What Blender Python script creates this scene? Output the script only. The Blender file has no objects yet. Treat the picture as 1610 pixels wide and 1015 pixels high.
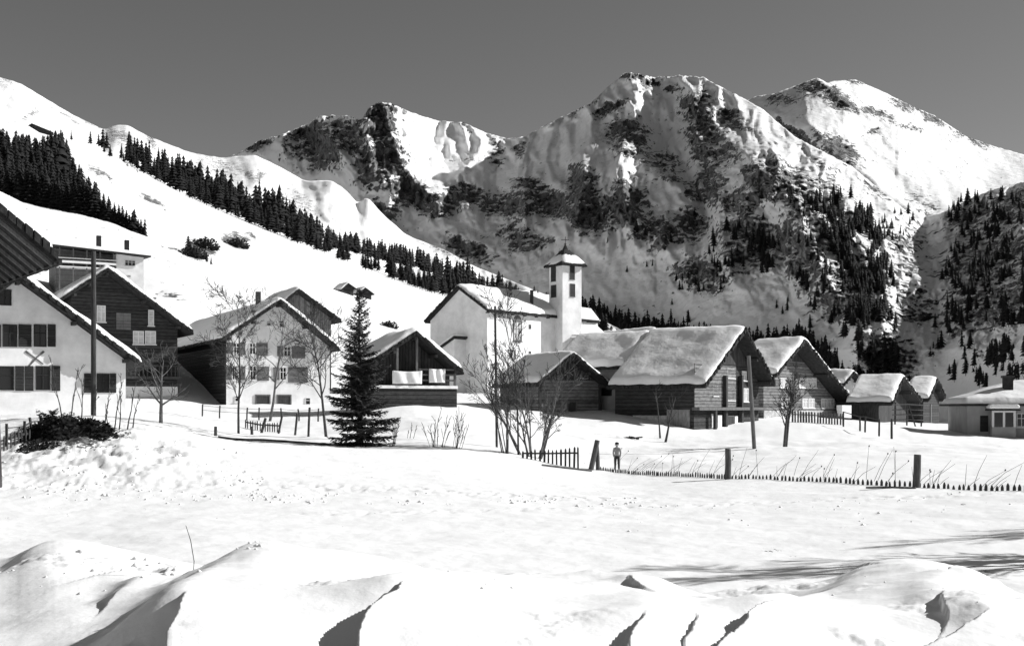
import bpy, math, random
import numpy as np
from mathutils import Vector, Matrix
R = math.radians
# ------------------------------------------------------------------ camera, sky, sun
HC = 2.4                      # eye height above the field
FPX, CXP, HY = 1800.0, 805.0, 640.0
scn = bpy.context.scene
COL = scn.collection
cam = bpy.data.cameras.new('camera'); camo = bpy.data.objects.new('camera', cam); COL.objects.link(camo)
cam.sensor_width = 36; cam.lens = 36*FPX/1610; cam.shift_y = (HY-507.5)/1610
cam.clip_start = .1; cam.clip_end = 20000
camo.location = (0, 0, HC); camo.rotation_euler = (R(90), 0, 0)
scn.camera = camo
SUN_AZ, SUN_EL = 12.0, 30.0   # degrees behind the +X axis, above the horizon
sdir = Vector((math.cos(R(SUN_EL))*math.cos(R(SUN_AZ)), math.cos(R(SUN_EL))*math.sin(R(SUN_AZ)), math.sin(R(SUN_EL))))
w = bpy.data.worlds.new('World'); scn.world = w; w.use_nodes = True
nt = w.node_tree; bg = nt.nodes['Background']
sky = nt.nodes.new('ShaderNodeTexSky'); sky.sky_type = 'NISHITA'; sky.sun_disc = False
sky.sun_elevation = R(SUN_EL); sky.sun_rotation = R(90-SUN_AZ); sky.altitude = 1500; sky.dust_density = .3
sep = nt.nodes.new('ShaderNodeSeparateColor'); nt.links.new(sky.outputs[0], sep.inputs[0])
# black-and-white film behind a yellow filter: mostly the red and green of the sky
m1 = nt.nodes.new('ShaderNodeMath'); m1.operation = 'MULTIPLY'; m1.inputs[1].default_value = .62
m2 = nt.nodes.new('ShaderNodeMath'); m2.operation = 'MULTIPLY_ADD'; m2.inputs[1].default_value = .38
nt.links.new(sep.outputs[0], m1.inputs[0]); nt.links.new(sep.outputs[1], m2.inputs[0]); nt.links.new(m1.outputs[0], m2.inputs[2])
nt.links.new(m2.outputs[0], bg.inputs[0]); bg.inputs[1].default_value = .065
sl = bpy.data.lights.new('sun', 'SUN'); sl.energy = 5.0; sl.angle = R(.5)
so = bpy.data.objects.new('sun', sl); COL.objects.link(so); so.rotation_euler = (-sdir).to_track_quat('-Z', 'Y').to_euler(); so.location = (60, 10, 60)
scn.view_settings.view_transform = 'Standard'; scn.view_settings.look = 'None'
scn.view_settings.gamma = 1; scn.view_settings.exposure = .33

# ------------------------------------------------------------------ helpers
def at(px, py, Y): return Vector(((px-CXP)/FPX*Y, Y, HC+(HY-py)/FPX*Y))
def xat(px, Y): return (px-CXP)/FPX*Y
_perm = {}
def perlin(x, y, seed=0):
    if seed not in _perm:
        r = np.random.RandomState(seed); a = r.rand(256)*2*np.pi
        p = r.permutation(256); _perm[seed] = (np.concatenate([p, p]), np.cos(a), np.sin(a))
    p, ca, sa = _perm[seed]
    x = np.asarray(x, float); y = np.asarray(y, float)
    xi = np.floor(x).astype(int); yi = np.floor(y).astype(int); xf = x-xi; yf = y-yi; xi &= 255; yi &= 255
    u = xf*xf*xf*(xf*(xf*6-15)+10); v = yf*yf*yf*(yf*(yf*6-15)+10)
    def g(ix, iy, dx, dy):
        h = p[p[ix & 255]+(iy & 255)]; return ca[h]*dx+sa[h]*dy
    a = g(xi, yi, xf, yf); b = g(xi+1, yi, xf-1, yf); c = g(xi, yi+1, xf, yf-1); d = g(xi+1, yi+1, xf-1, yf-1)
    return (a+u*(b-a))*(1-v)+(c+u*(d-c))*v
def fbm(x, y, oct=4, seed=0, gain=.5):
    s = 0; a = 1
    for i in range(oct): s = s+a*perlin(x*2**i+7.3*i, y*2**i-3.1*i, seed+i); a *= gain
    return s
def ridged(x, y, oct=4, seed=0, gain=.5):
    s = 0; a = 1
    for i in range(oct): s = s+a*(1-2.2*np.abs(perlin(x*2**i+5.7*i, y*2**i+2.9*i, seed+i))); a *= gain
    return s
class TPS:
    def __init__(s, P, v, lam=1e-4):
        P = np.array(P, float); n = len(P); K = s.k(P, P)+lam*np.eye(n)
        Q = np.c_[np.ones(n), P]; A = np.block([[K, Q], [Q.T, np.zeros((3, 3))]])
        sol = np.linalg.solve(A, np.r_[np.array(v, float), 0, 0, 0]); s.P, s.w, s.a = P, sol[:n], sol[n:]
    def k(s, A, B):
        d2 = ((A[:, None, :]-B[None, :, :])**2).sum(2); return .5*d2*np.log(d2+1e-12)
    def __call__(s, x, y):
        sh = np.shape(x); Q = np.c_[np.ravel(x), np.ravel(y)]; out = np.empty(len(Q))
        for i in range(0, len(Q), 20000):
            q = Q[i:i+20000]; out[i:i+20000] = s.k(q, s.P)@s.w+s.a[0]+q@s.a[1:]
        return out.reshape(sh)
def sstep(a, b, x): t = np.clip((x-a)/(b-a), 0, 1); return t*t*(3-2*t)
def pl(pts): a = np.array(pts, float); return lambda x: np.interp(x, a[:, 0], a[:, 1])

def pls(pts, w=40):   # the same, with rounded corners
    f = pl(pts); o = np.linspace(-1.6, 1.6, 15); k = np.exp(-o*o*1.2); k /= k.sum()
    return lambda x: sum(kk*f(np.asarray(x, float)+oo*w) for kk, oo in zip(k, o))
def tag(o, label=None, cat=None, group=None, kind=None):
    if label: o['label'] = label
    if cat: o['category'] = cat
    if group: o['group'] = group
    if kind: o['kind'] = kind
    return o
def empty(name, loc, rz=0):
    o = bpy.data.objects.new(name, None); COL.objects.link(o); o.location = loc; o.rotation_euler = (0, 0, rz); o.empty_display_size = .3; return o
def link(name, me, parent=None):
    o = bpy.data.objects.new(name, me); COL.objects.link(o)
    if parent: o.parent = parent
    return o
def npmesh(name, V, F, mat, smooth=True):
    me = bpy.data.meshes.new(name); V = np.asarray(V, np.float32); F = np.asarray(F, np.int32); k = F.shape[1]
    me.vertices.add(len(V)); me.vertices.foreach_set('co', V.ravel())
    me.loops.add(F.size); me.loops.foreach_set('vertex_index', F.ravel())
    me.polygons.add(len(F)); me.polygons.foreach_set('loop_start', np.arange(0, F.size, k, dtype=np.int32))
    me.update(calc_edges=True); me.validate()
    if smooth: me.polygons.foreach_set('use_smooth', np.ones(len(me.polygons), bool))
    if mat: me.materials.append(mat)
    return me
def gridfaces(nr, nc):
    i = np.arange(nr-1)[:, None]*nc+np.arange(nc-1)[None, :]; i = i.ravel()
    return np.c_[i, i+1, i+nc+1, i+nc]
class MB:
    def __init__(s): s.v = []; s.f = []
    def quad(s, *p): n = len(s.v); s.v += [tuple(q) for q in p]; s.f.append(tuple(range(n, n+len(p))))
    def box(s, x0, x1, y0, y1, z0, z1):
        n = len(s.v); s.v += [(x, y, z) for z in (z0, z1) for x, y in ((x0, y0), (x1, y0), (x1, y1), (x0, y1))]
        s.f += [tuple(n+i for i in f) for f in ((3, 2, 1, 0), (4, 5, 6, 7), (0, 1, 5, 4), (1, 2, 6, 5), (2, 3, 7, 6), (3, 0, 4, 7))]; return s
    def hexa(s, p):   # 8 points: bottom 4 ccw, top 4 ccw
        n = len(s.v); s.v += [tuple(q) for q in p]
        s.f += [tuple(n+i for i in f) for f in ((3, 2, 1, 0), (4, 5, 6, 7), (0, 1, 5, 4), (1, 2, 6, 5), (2, 3, 7, 6), (3, 0, 4, 7))]; return s
    def prism(s, prof, y0, y1):   # profile in xz, extruded along y
        n = len(s.v); k = len(prof); s.v += [(x, y0, z) for x, z in prof]+[(x, y1, z) for x, z in prof]
        s.f.append(tuple(range(n, n+k))); s.f.append(tuple(range(n+2*k-1, n+k-1, -1)))
        for i in range(k): j = (i+1) % k; s.f.append((n+j, n+i, n+k+i, n+k+j))
        return s
    def tube(s, pts, rad, n=5, cap=True):
        pts = [Vector(p) for p in pts]; base = len(s.v); m = len(pts)
        for i, p in enumerate(pts):
            t = (pts[min(i+1, m-1)]-pts[max(i-1, 0)])
            t = t.normalized() if t.length > 1e-9 else Vector((0, 0, 1))
            a = t.cross(Vector((0, 1, 0)) if abs(t.y) < .9 else Vector((1, 0, 0))).normalized(); b = t.cross(a)
            r = rad[i] if hasattr(rad, '__len__') else rad
            for k in range(n):
                an = 2*math.pi*k/n; q = p+a*(r*math.cos(an))+b*(r*math.sin(an)); s.v.append((q.x, q.y, q.z))
        for i in range(m-1):
            for k in range(n):
                k2 = (k+1) % n; s.f.append((base+i*n+k, base+i*n+k2, base+(i+1)*n+k2, base+(i+1)*n+k))
        if cap: s.f.append(tuple(base+k for k in range(n-1, -1, -1))); s.f.append(tuple(base+(m-1)*n+k for k in range(n)))
        return s
    def build(s, name, mat, parent=None, smooth=False):
        me = bpy.data.meshes.new(name); me.from_pydata(s.v, [], s.f); me.update()
        if mat: me.materials.append(mat)
        if smooth: me.polygons.foreach_set('use_smooth', [True]*len(me.polygons))
        return link(name, me, parent)

# ------------------------------------------------------------------ materials
def mat(name, col, rough=.8, var=.0, scale=3.0, bump=0.0, bscale=20.0, spec=.2, stretch=None, plank=None, detail=5):
    m = bpy.data.materials.new(name); m.use_nodes = True; n = m.node_tree.nodes; L = m.node_tree.links; b = n['Principled BSDF']
    b.inputs['Roughness'].default_value = rough; b.inputs['Specular IOR Level'].default_value = spec
    tc = n.new('ShaderNodeTexCoord'); mp = n.new('ShaderNodeMapping'); L.new(tc.outputs['Object'], mp.inputs[0])
    if stretch: mp.inputs['Scale'].default_value = stretch
    colour = None
    if var:
        ns = n.new('ShaderNodeTexNoise'); ns.inputs['Scale'].default_value = scale; ns.inputs['Detail'].default_value = detail; ns.inputs['Roughness'].default_value = .65
        L.new(mp.outputs[0], ns.inputs[0]); cr = n.new('ShaderNodeValToRGB'); e = cr.color_ramp.elements
        lo, hi = col*(1-var), min(col*(1+var), .95); e[0].position = .3; e[1].position = .7
        e[0].color = (lo, lo, lo, 1); e[1].color = (hi, hi, hi, 1); L.new(ns.outputs[0], cr.inputs[0]); colour = cr.outputs[0]
    height = None
    if plank:   # (axis, period): gaps between logs or boards
        sx = n.new('ShaderNodeSeparateXYZ'); L.new(tc.outputs['Object'], sx.inputs[0])
        d = n.new('ShaderNodeMath'); d.operation = 'DIVIDE'; d.inputs[1].default_value = plank[1]; L.new(sx.outputs[plank[0]], d.inputs[0])
        fr = n.new('ShaderNodeMath'); fr.operation = 'FRACT'; L.new(d.outputs[0], fr.inputs[0])
        pp = n.new('ShaderNodeMath'); pp.operation = 'PINGPONG'; pp.inputs[1].default_value = .5; L.new(fr.outputs[0], pp.inputs[0])
        sm = n.new('ShaderNodeMapRange'); sm.interpolation_type = 'SMOOTHSTEP'; sm.inputs[1].default_value = .0; sm.inputs[2].default_value = .16; L.new(pp.outputs[0], sm.inputs[0]); height = sm.outputs[0]
        fl = n.new('ShaderNodeMath'); fl.operation = 'FLOOR'; L.new(d.outputs[0], fl.inputs[0])
        wn = n.new('ShaderNodeTexWhiteNoise'); wn.noise_dimensions = '1D'; L.new(fl.outputs[0], wn.inputs['W'])
        ml = n.new('ShaderNodeMapRange'); ml.inputs[3].default_value = .7; ml.inputs[4].default_value = 1.3; L.new(wn.outputs[0], ml.inputs[0])
        mm = n.new('ShaderNodeMath'); mm.operation = 'MULTIPLY'; L.new(ml.outputs[0], mm.inputs[0])
        gp = n.new('ShaderNodeMapRange'); gp.inputs[3].default_value = .35; gp.inputs[4].default_value = 1; L.new(height, gp.inputs[0]); L.new(gp.outputs[0], mm.inputs[1])
        m2_ = n.new('ShaderNodeMath'); m2_.operation = 'MULTIPLY'; L.new(mm.outputs[0], m2_.inputs[0])
        if colour: L.new(colour, m2_.inputs[1])
        else: m2_.inputs[1].default_value = col
        colour = m2_.outputs[0]
    if colour: L.new(colour, b.inputs['Base Color'])
    else: b.inputs['Base Color'].default_value = (col, col, col, 1)
    if bump or plank:
        bp = n.new('ShaderNodeBump'); bp.inputs['Strength'].default_value = 1; bp.inputs['Distance'].default_value = bump if bump else .02
        nb = n.new('ShaderNodeTexNoise'); nb.inputs['Scale'].default_value = bscale; nb.inputs['Detail'].default_value = 6; L.new(mp.outputs[0], nb.inputs[0])
        h = nb.outputs[0]
        if height:
            ad = n.new('ShaderNodeMath'); ad.operation = 'MULTIPLY_ADD'; ad.inputs[1].default_value = 1.2; L.new(height, ad.inputs[0]); L.new(h, ad.inputs[2]); h = ad.outputs[0]
        L.new(h, bp.inputs['Height']); L.new(bp.outputs[0], b.inputs['Normal'])
    return m
M = {}
M['snow'] = mat('snow_roof', .88, .7, .03, 1.5, .05, 2.2, .1)
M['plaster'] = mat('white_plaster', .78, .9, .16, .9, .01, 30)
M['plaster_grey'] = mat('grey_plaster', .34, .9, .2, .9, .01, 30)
M['stone'] = mat('whitewashed_stone', .42, .9, .4, 2.5, .05, 6)
M['log_dark'] = mat('dark_log_wall', .042, .85, .45, 2.5, .02, 14, plank=(2, .26), stretch=(1, 1, 3))
M['log_mid'] = mat('weathered_log_wall', .17, .85, .45, 2.0, .02, 14, plank=(2, .24), stretch=(1, 1, 3))
M['board_dark'] = mat('dark_board_wall', .05, .85, .5, 2.5, .01, 14, plank=(0, .22), stretch=(3, 3, .7))
M['board_mid'] = mat('weathered_boards', .2, .85, .45, 2.5, .01, 14, plank=(0, .2), stretch=(3, 3, .7))
M['roof'] = mat('dark_shingle_roof', .03, .9, .5, 4, .03, 10)
M['timber'] = mat('grey_timber', .13, .85, .4, 3, .01, 12, stretch=(4, 4, .8))
M['timber_post'] = mat('weathered_post', .09, .85, .4, 3, .01, 12, stretch=(4, 4, .8))
M['timber_dark'] = mat('dark_timber', .05, .85, .4, 3, .01, 12, stretch=(4, 4, .8))
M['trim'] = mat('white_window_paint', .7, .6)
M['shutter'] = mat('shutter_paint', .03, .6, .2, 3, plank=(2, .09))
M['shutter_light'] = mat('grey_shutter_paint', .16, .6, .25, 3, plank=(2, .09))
M['glass'] = mat('window_glass', .015, .08, spec=.5)
M['curtain'] = mat('curtained_glass', .55, .25, .3, 2.5, spec=.5)
M['bark'] = mat('bark', .07, .9, .5, 8, .02, 25)
M['bark_light'] = mat('pale_bark', .13, .9, .5, 8, .02, 25)
M['needle'] = mat('spruce_needles', .08, .8, .5, 1.2)
M['needle_far'] = mat('conifer_needles', .02, .85, .5, .15)
M['cloth'] = mat('white_sheet', .8, .9, .05, 3, .03, 3)
M['metal'] = mat('dark_metal', .05, .5)
M['rocky'] = mat('bare_rock', .07, .9, .6, .5, .3, 1.5)
M['earth'] = mat('bare_earth', .045, .95, .7, 2.5, .15, 5)
M['skin'] = mat('skin', .42, .6)
M['shirt'] = mat('pale_pullover', .34, .9, .15, 20)
M['trouser'] = mat('dark_cloth', .04, .9, .2, 20)

def terrain_mat(name, snowcol, specs):
    """snow with rock showing where the vertex attribute 'rock' is high; specs = (patch noise scale, fine scale, bump distance, bump scale)"""
    m = bpy.data.materials.new(name); m.use_nodes = True; n = m.node_tree.nodes; L = m.node_tree.links; b = n['Principled BSDF']
    b.inputs['Roughness'].default_value = .75; b.inputs['Specular IOR Level'].default_value = .08
    ps, fs, bd, bs = specs
    tc = n.new('ShaderNodeTexCoord'); at_ = n.new('ShaderNodeAttribute'); at_.attribute_name = 'rock'
    n1 = n.new('ShaderNodeTexNoise'); n1.inputs['Scale'].default_value = ps; n1.inputs['Detail'].default_value = 8; n1.inputs['Roughness'].default_value = .74
    n3 = n.new('ShaderNodeTexNoise'); n3.inputs['Scale'].default_value = ps*5.5; n3.inputs['Detail'].default_value = 3; n3.inputs['Roughness'].default_value = .6
    mp = n.new('ShaderNodeMapping'); mp.inputs['Scale'].default_value = (1, .55, 1.7); mp.inputs['Rotation'].default_value = (0, .35, 0); L.new(tc.outputs['Object'], mp.inputs[0]); L.new(mp.outputs[0], n1.inputs[0])
    st = n.new('ShaderNodeMath'); st.operation = 'MULTIPLY_ADD'; st.inputs[1].default_value = 1.7; st.inputs[2].default_value = -1.1; L.new(n1.outputs[0], st.inputs[0])
    L.new(mp.outputs[0], n3.inputs[0]); s3 = n.new('ShaderNodeMath'); s3.operation = 'MULTIPLY_ADD'; s3.inputs[1].default_value = 1.5; L.new(n3.outputs[0], s3.inputs[0]); L.new(st.outputs[0], s3.inputs[2])
    n4 = n.new('ShaderNodeTexNoise'); n4.noise_type = 'RIDGED_MULTIFRACTAL'; n4.inputs['Scale'].default_value = ps*1.6; n4.inputs['Detail'].default_value = 6; n4.inputs['Roughness'].default_value = .6; L.new(mp.outputs[0], n4.inputs[0])
    v4 = n.new('ShaderNodeMapRange'); v4.inputs[1].default_value = .55; v4.inputs[2].default_value = 1.25; v4.inputs[3].default_value = .12; v4.inputs[4].default_value = -.42; L.new(n4.outputs[0], v4.inputs[0])
    s4 = n.new('ShaderNodeMath'); s4.operation = 'ADD'; L.new(s3.outputs[0], s4.inputs[0]); L.new(v4.outputs[0], s4.inputs[1]); s3 = s4
    ge = n.new('ShaderNodeNewGeometry'); sz = n.new('ShaderNodeSeparateXYZ'); L.new(ge.outputs['Normal'], sz.inputs[0])
    nz = n.new('ShaderNodeMath'); nz.operation = 'MULTIPLY_ADD'; nz.inputs[1].default_value = -1.3; nz.inputs[2].default_value = .95; L.new(sz.outputs[2], nz.inputs[0])
    nr = n.new('ShaderNodeMath'); nr.operation = 'MULTIPLY'; L.new(nz.outputs[0], nr.inputs[0]); L.new(at_.outputs['Fac'], nr.inputs[1])
    st = n.new('ShaderNodeMath'); st.operation = 'ADD'; L.new(s3.outputs[0], st.inputs[0]); L.new(nr.outputs[0], st.inputs[1])
    sub = n.new('ShaderNodeMath'); sub.operation = 'ADD'; L.new(st.outputs[0], sub.inputs[0]); L.new(at_.outputs['Fac'], sub.inputs[1])
    mr = n.new('ShaderNodeMapRange'); mr.interpolation_type = 'SMOOTHSTEP'; mr.inputs[1].default_value = .97; mr.inputs[2].default_value = 1.03; L.new(sub.outputs[0], mr.inputs[0])
    n2 = n.new('ShaderNodeTexNoise'); n2.inputs['Scale'].default_value = fs; n2.inputs['Detail'].default_value = 6; L.new(tc.outputs['Object'], n2.inputs[0])
    rc = n.new('ShaderNodeValToRGB'); e = rc.color_ramp.elements; e[0].position = .35; e[0].color = (.045, .045, .045, 1); e[1].position = .68; e[1].color = (.27, .27, .27, 1); L.new(n2.outputs[0], rc.inputs[0])
    mx = n.new('ShaderNodeMix'); mx.data_type = 'RGBA'; L.new(mr.outputs[0], mx.inputs[0]); mx.inputs[6].default_value = (snowcol,)*3+(1,); L.new(rc.outputs[0], mx.inputs[7]); L.new(mx.outputs[2], b.inputs['Base Color'])
    nb = n.new('ShaderNodeTexNoise'); nb.inputs['Scale'].default_value = bs; nb.inputs['Detail'].default_value = 7; nb.inputs['Roughness'].default_value = .55; L.new(tc.outputs['Object'], nb.inputs[0])
    bh = n.new('ShaderNodeMath'); bh.operation = 'MULTIPLY'; b0 = n.new('ShaderNodeMath'); b0.operation = 'ADD'; b0.inputs[1].default_value = .35; L.new(mr.outputs[0], b0.inputs[0]); L.new(b0.outputs[0], bh.inputs[0]); L.new(nb.outputs[0], bh.inputs[1])
    bp = n.new('ShaderNodeBump'); bp.inputs['Distance'].default_value = bd; L.new(bh.outputs[0], bp.inputs['Height']); L.new(bp.outputs[0], b.inputs['Normal'])
    return m
M['mountain'] = terrain_mat('mountain_snow_and_rock', .82, (.026, .09, 16, .03))
M['hill'] = terrain_mat('hillside_snow', .84, (.2, .3, 3, .05))
M['ground'] = terrain_mat('field_snow', .88, (1.3, 4, .14, 1.1))

def rockmask(px, py, ells, warp=1.0):
    m = np.zeros(np.shape(px)); px0, py0 = px, py
    px = px0+warp*9*fbm(px0/26, py0/20, 4, 203, .65); py = py0+warp*8*fbm(px0/26, py0/20, 4, 303, .65)
    for cx, cy, rx, ry, ang, val in ells:
        a = R(ang); dx = px-cx; dy = py-cy; u = dx*math.cos(a)+dy*math.sin(a); v = -dx*math.sin(a)+dy*math.cos(a)
        d = np.sqrt((u/rx)**2+(v/ry)**2); m = np.maximum(m, val*(1-sstep(.25, 1.5, d)))
    return m
def sheet(name, material, px, crest, base, nrow, depth, ells=(), rockamp=0, back=((60, 30), (300, 260)), basefac=0.0, tpow=1.0, rkscale=1.0, jag=None):
    px = np.asarray(px, float); t = np.linspace(0, 1, nrow)**tpow
    PX = np.repeat(px[None, :], nrow, 0); C = crest(px)[None, :]; B = base(px)[None, :]
    PY = B+(C-B)*t[:, None]
    if jag: PY = PY+jag(px)[None, :]*sstep(.9, 1, t)[:, None]
    Y = depth(PX, PY, np.repeat(t[:, None], len(px), 1)); rk = rockmask(PX, PY, ells)*rkscale+basefac
    if rockamp:
        Y = Y+rockamp*np.clip(rk, 0, 1)*np.clip(t[:, None]*8, 0, 1)*(.8*ridged((PX+.5*PY)/20, (PY-.25*PX)/11, 4, 91, .65)+.5*ridged(PX/9, PY/30, 3, 95, .6)-.8)
    V = np.stack([(PX-CXP)/FPX*Y, Y, HC+(HY-PY)/FPX*Y], 2); rows = [V]; rks = [rk]
    for dy, dz in back:
        top = V[-1].copy(); s_ = (top[:, 1]+dy)/top[:, 1]; top[:, 0] *= s_; top[:, 1] += dy; top[:, 2] -= dz; rows.append(top[None]); rks.append(rk[-1:])
    V = np.concatenate(rows, 0); rk = np.concatenate(rks, 0); nr, nc = V.shape[:2]
    me = npmesh(name, V.reshape(-1, 3), gridfaces(nr, nc), material)
    a = me.attributes.new('rock', 'FLOAT', 'POINT'); a.data.foreach_set('value', rk.ravel().astype(np.float32))
    o = link(name, me); tag(o, kind='structure'); return o

# ------------------------------------------------------------------ far terrain
CT = 1.0
mt_ctrl = [(-200, 670, 900), (400, 670, 900), (800, 670, 800), (1200, 670, 700), (1450, 670, 600), (1610, 670, 480), (1900, 670, 400),
 (600, 560, 1250), (800, 560, 1150), (1000, 560, 1120), (1200, 560, 1000), (1400, 560, 800), (1480, 560, 740), (1560, 560, 680), (1700, 560, 560),
 (500, 420, 1700), (700, 400, 1680), (850, 430, 1450), (1000, 430, 1400), (1100, 420, 1330), (1250, 430, 1150), (1350, 430, 1060), (1440, 430, 1000), (1480, 430, 960), (1550, 430, 880), (1650, 430, 760), (1900, 430, 600),
 (400, 330, 2000), (600, 330, 1850), (700, 330, 1800), (800, 330, 1740), (900, 330, 1640), (1000, 330, 1560), (1100, 330, 1520), (1200, 330, 1360), (1300, 330, 1280), (1400, 330, 1300), (1450, 345, 1330), (1540, 310, 1250), (1610, 285, 1200), (1750, 230, 1150), (1900, 200, 1100),
 (200, 260, 2150), (380, 240, 2060), (500, 185, 2020), (600, 160, 1900), (650, 180, 2010), (700, 192, 2070), (770, 212, 2110), (810, 218, 2120), (880, 187, 2080), (985, 113, 2010), (1050, 120, 1990), (1105, 122, 1900), (1200, 172, 1790), (1290, 237, 1600), (1400, 310, 1440),
 (450, 240, 1980), (550, 240, 1900), (640, 270, 1900), (720, 260, 2000), (850, 260, 1930), (950, 250, 1800), (1050, 230, 1850), (1150, 230, 1640), (1250, 280, 1430)]
mt_tps = TPS([(a/300, b/300) for a, b, c in mt_ctrl], [c for a, b, c in mt_ctrl], 1e-3)
mt_crest0 = pl([(-300, 300), (200, 290), (350, 250), (380, 238), (410, 220), (440, 213), (480, 196), (505, 182), (545, 182), (570, 188), (579, 170), (597, 160), (615, 163), (650, 178), (690, 190), (730, 193), (760, 207), (775, 212), (800, 218), (825, 215), (850, 201), (880, 185), (930, 162), (950, 142), (985, 113), (1010, 118), (1030, 122), (1070, 119), (1105, 121), (1130, 135), (1170, 155), (1200, 172), (1220, 190), (1250, 215), (1290, 236), (1340, 262), (1400, 312), (1440, 343), (1480, 335), (1530, 310), (1560, 298), (1610, 285), (1700, 252), (1950, 180)])
# ridges (negative = nearer) and gullies: points, offset, half width left / right in pixels
ridges = [([(603, 160), (612, 200), (632, 260), (668, 300)], -110, 70, 75), ([(690, 190), (680, 230), (668, 275)], 70, 40, 30), ([(735, 194), (760, 215), (745, 250), (700, 300)], -50, 40, 30),
 ([(505, 184), (520, 220), (560, 270)], -60, 40, 35), ([(988, 113), (1000, 160), (1012, 190), (1000, 240), (1040, 270), (1090, 310)], -90, 70, 40),
 ([(1035, 130), (1060, 220), (1095, 300), (1110, 345)], 70, 40, 40), ([(1105, 122), (1125, 200), (1180, 250), (1230, 300), (1290, 420), (1350, 520)], -80, 70, 60),
 ([(920, 260), (915, 300), (900, 350)], -70, 50, 40), ([(980, 270), (985, 320), (1030, 380)], -60, 50, 40), ([(830, 280), (820, 320)], -50, 50, 40), ([(740, 290), (735, 330)], -40, 50, 40),
 ([(1290, 240), (1320, 290), (1380, 420), (1390, 520)], -40, 50, 40), ([(1445, 345), (1470, 430), (1480, 560)], 22, 40, 40), ([(1200, 330), (1230, 400), (1245, 480)], 40, 35, 35), ([(1130, 340), (1150, 430)], -40, 40, 40)]
def ridge_off(PX, PY, lst):
    out = np.zeros_like(PX)
    for pts, A, wl, wr in lst:
        best = np.full(PX.shape, 1e9); sg = np.zeros_like(PX); 
        for (x0, y0), (x1, y1) in zip(pts[:-1], pts[1:]):
            dx, dy = x1-x0, y1-y0; l2 = dx*dx+dy*dy; t = np.clip(((PX-x0)*dx+(PY-y0)*dy)/l2, 0, 1)
            ex = PX-(x0+t*dx); ey = PY-(y0+t*dy); d = np.hypot(ex, ey); cl = d < best; best = np.where(cl, d, best); sg = np.where(cl, ex, sg)
        w_ = np.where(sg < 0, wl, wr); q = best/w_; out += A*np.exp(-1.6*q)*(q < 4)
    return out
lean = pls([(-300, 0), (330, 0), (605, 105), (690, 20), (760, 20), (1180, 230), (1300, 230), (1480, 180), (1600, 220), (1950, 300)], 25)
def mt_depth(PX, PY, t):
    Y = mt_tps(PX/300, PY/300)+ridge_off(PX, PY, ridges)-lean(PX)*np.clip((PY-100)/130, 0, 1)*np.clip((700-PY)/150, 0, 1)
    f = np.clip((640-PY)/300, 0, 1)
    wx = PX+22*fbm(PX/90, PY/90, 3, 5); wy = PY+22*fbm(PX/90, PY/90, 3, 15)
    # gullies run downhill: stretched noise
    am = .3+1.5*rockmask(PX, PY, [(a, b, c*1.5+8, d*1.5+8, e, g) for a, b, c, d, e, g in mt_rocks])+.7*(1-sstep(150, 290, PY))
    Y = Y-f*42*am*(ridged((wx-.25*wy)/75, wy/150, 4, 21, .5)-.7)
    return Y+f*7*fbm(PX/14, PY/14, 3, 33)-f*10*np.clip(am-.25, 0.05, 2)*(ridged(wx/19, wy/26, 4, 37, .6)-.6)
mt_rocks = [(410, 222, 30, 10, -25, .45), (500, 225, 55, 38, 10, .52), (545, 215, 40, 30, 20, .48), (598, 195, 24, 40, 0, .66), (600, 250, 42, 45, 30, .52), (655, 305, 60, 24, 25, .58), (735, 305, 32, 16, 10, .72), (690, 320, 40, 22, 10, .5), (825, 290, 22, 14, 0, .72), (800, 322, 60, 25, 5, .52),
 (915, 300, 30, 42, 0, .66), (860, 322, 60, 28, 8, .6), (925, 340, 40, 30, 15, .68), (985, 320, 36, 40, 25, .66), (1030, 360, 50, 30, 15, .6), (1085, 355, 36, 32, 10, .56), (985, 215, 42, 34, 20, .55), (1045, 260, 40, 22, 30, .55), (1090, 300, 22, 12, 45, .5), (960, 170, 30, 9, -28, .6), (1000, 122, 40, 7, 10, .6), (905, 172, 40, 6, -25, .5), (1020, 130, 14, 10, 0, .6),
 (1095, 165, 32, 22, -10, .62), (1105, 215, 28, 55, -10, .54), (1150, 190, 30, 16, 40, .6), (1060, 140, 18, 8, 0, .45), (1130, 235, 40, 30, 20, .5), (1205, 280, 40, 32, -5, .68), (1250, 295, 40, 36, 20, .62), (1120, 290, 26, 36, 0, .52), (1160, 320, 40, 30, 20, .46), (1290, 340, 70, 60, 50, .5), (1100, 430, 45, 32, 20, .52), (1170, 385, 55, 50, 30, .5), (1260, 400, 60, 50, 50, .48), (1340, 450, 60, 70, 60, .46),
 (740, 395, 45, 16, 20, .58), (820, 375, 50, 22, 15, .46), (850, 380, 22, 12, 0, .5), (1400, 560, 50, 50, 20, .36), (1440, 480, 40, 40, 20, .38), (1560, 420, 90, 130, 20, .42), (1520, 350, 40, 60, 20, .42), (1600, 330, 50, 50, 0, .4), (1430, 390, 45, 50, 40, .42), (1300, 262, 50, 12, 32, .36), (1380, 300, 40, 10, 35, .45), (600, 335, 30, 16, 20, .5), (780, 240, 16, 30, 0, .4), (820, 235, 10, 20, 20, .45)]
mt_noise = lambda px: (1.6+2.6*np.exp(-((px-510)/70)**2)+2.2*np.exp(-((px-1000)/90)**2)+1.5*np.exp(-((px-420)/50)**2))*fbm(px/8, px*0, 4, 77, .65)
sheet('mountain', M['mountain'], np.arange(-300, 1951, 2.6), mt_crest0, lambda p: p*0+672.0, 230, mt_depth, mt_rocks, 34, basefac=.0, rkscale=.95, jag=lambda p: mt_noise(p))
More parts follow.
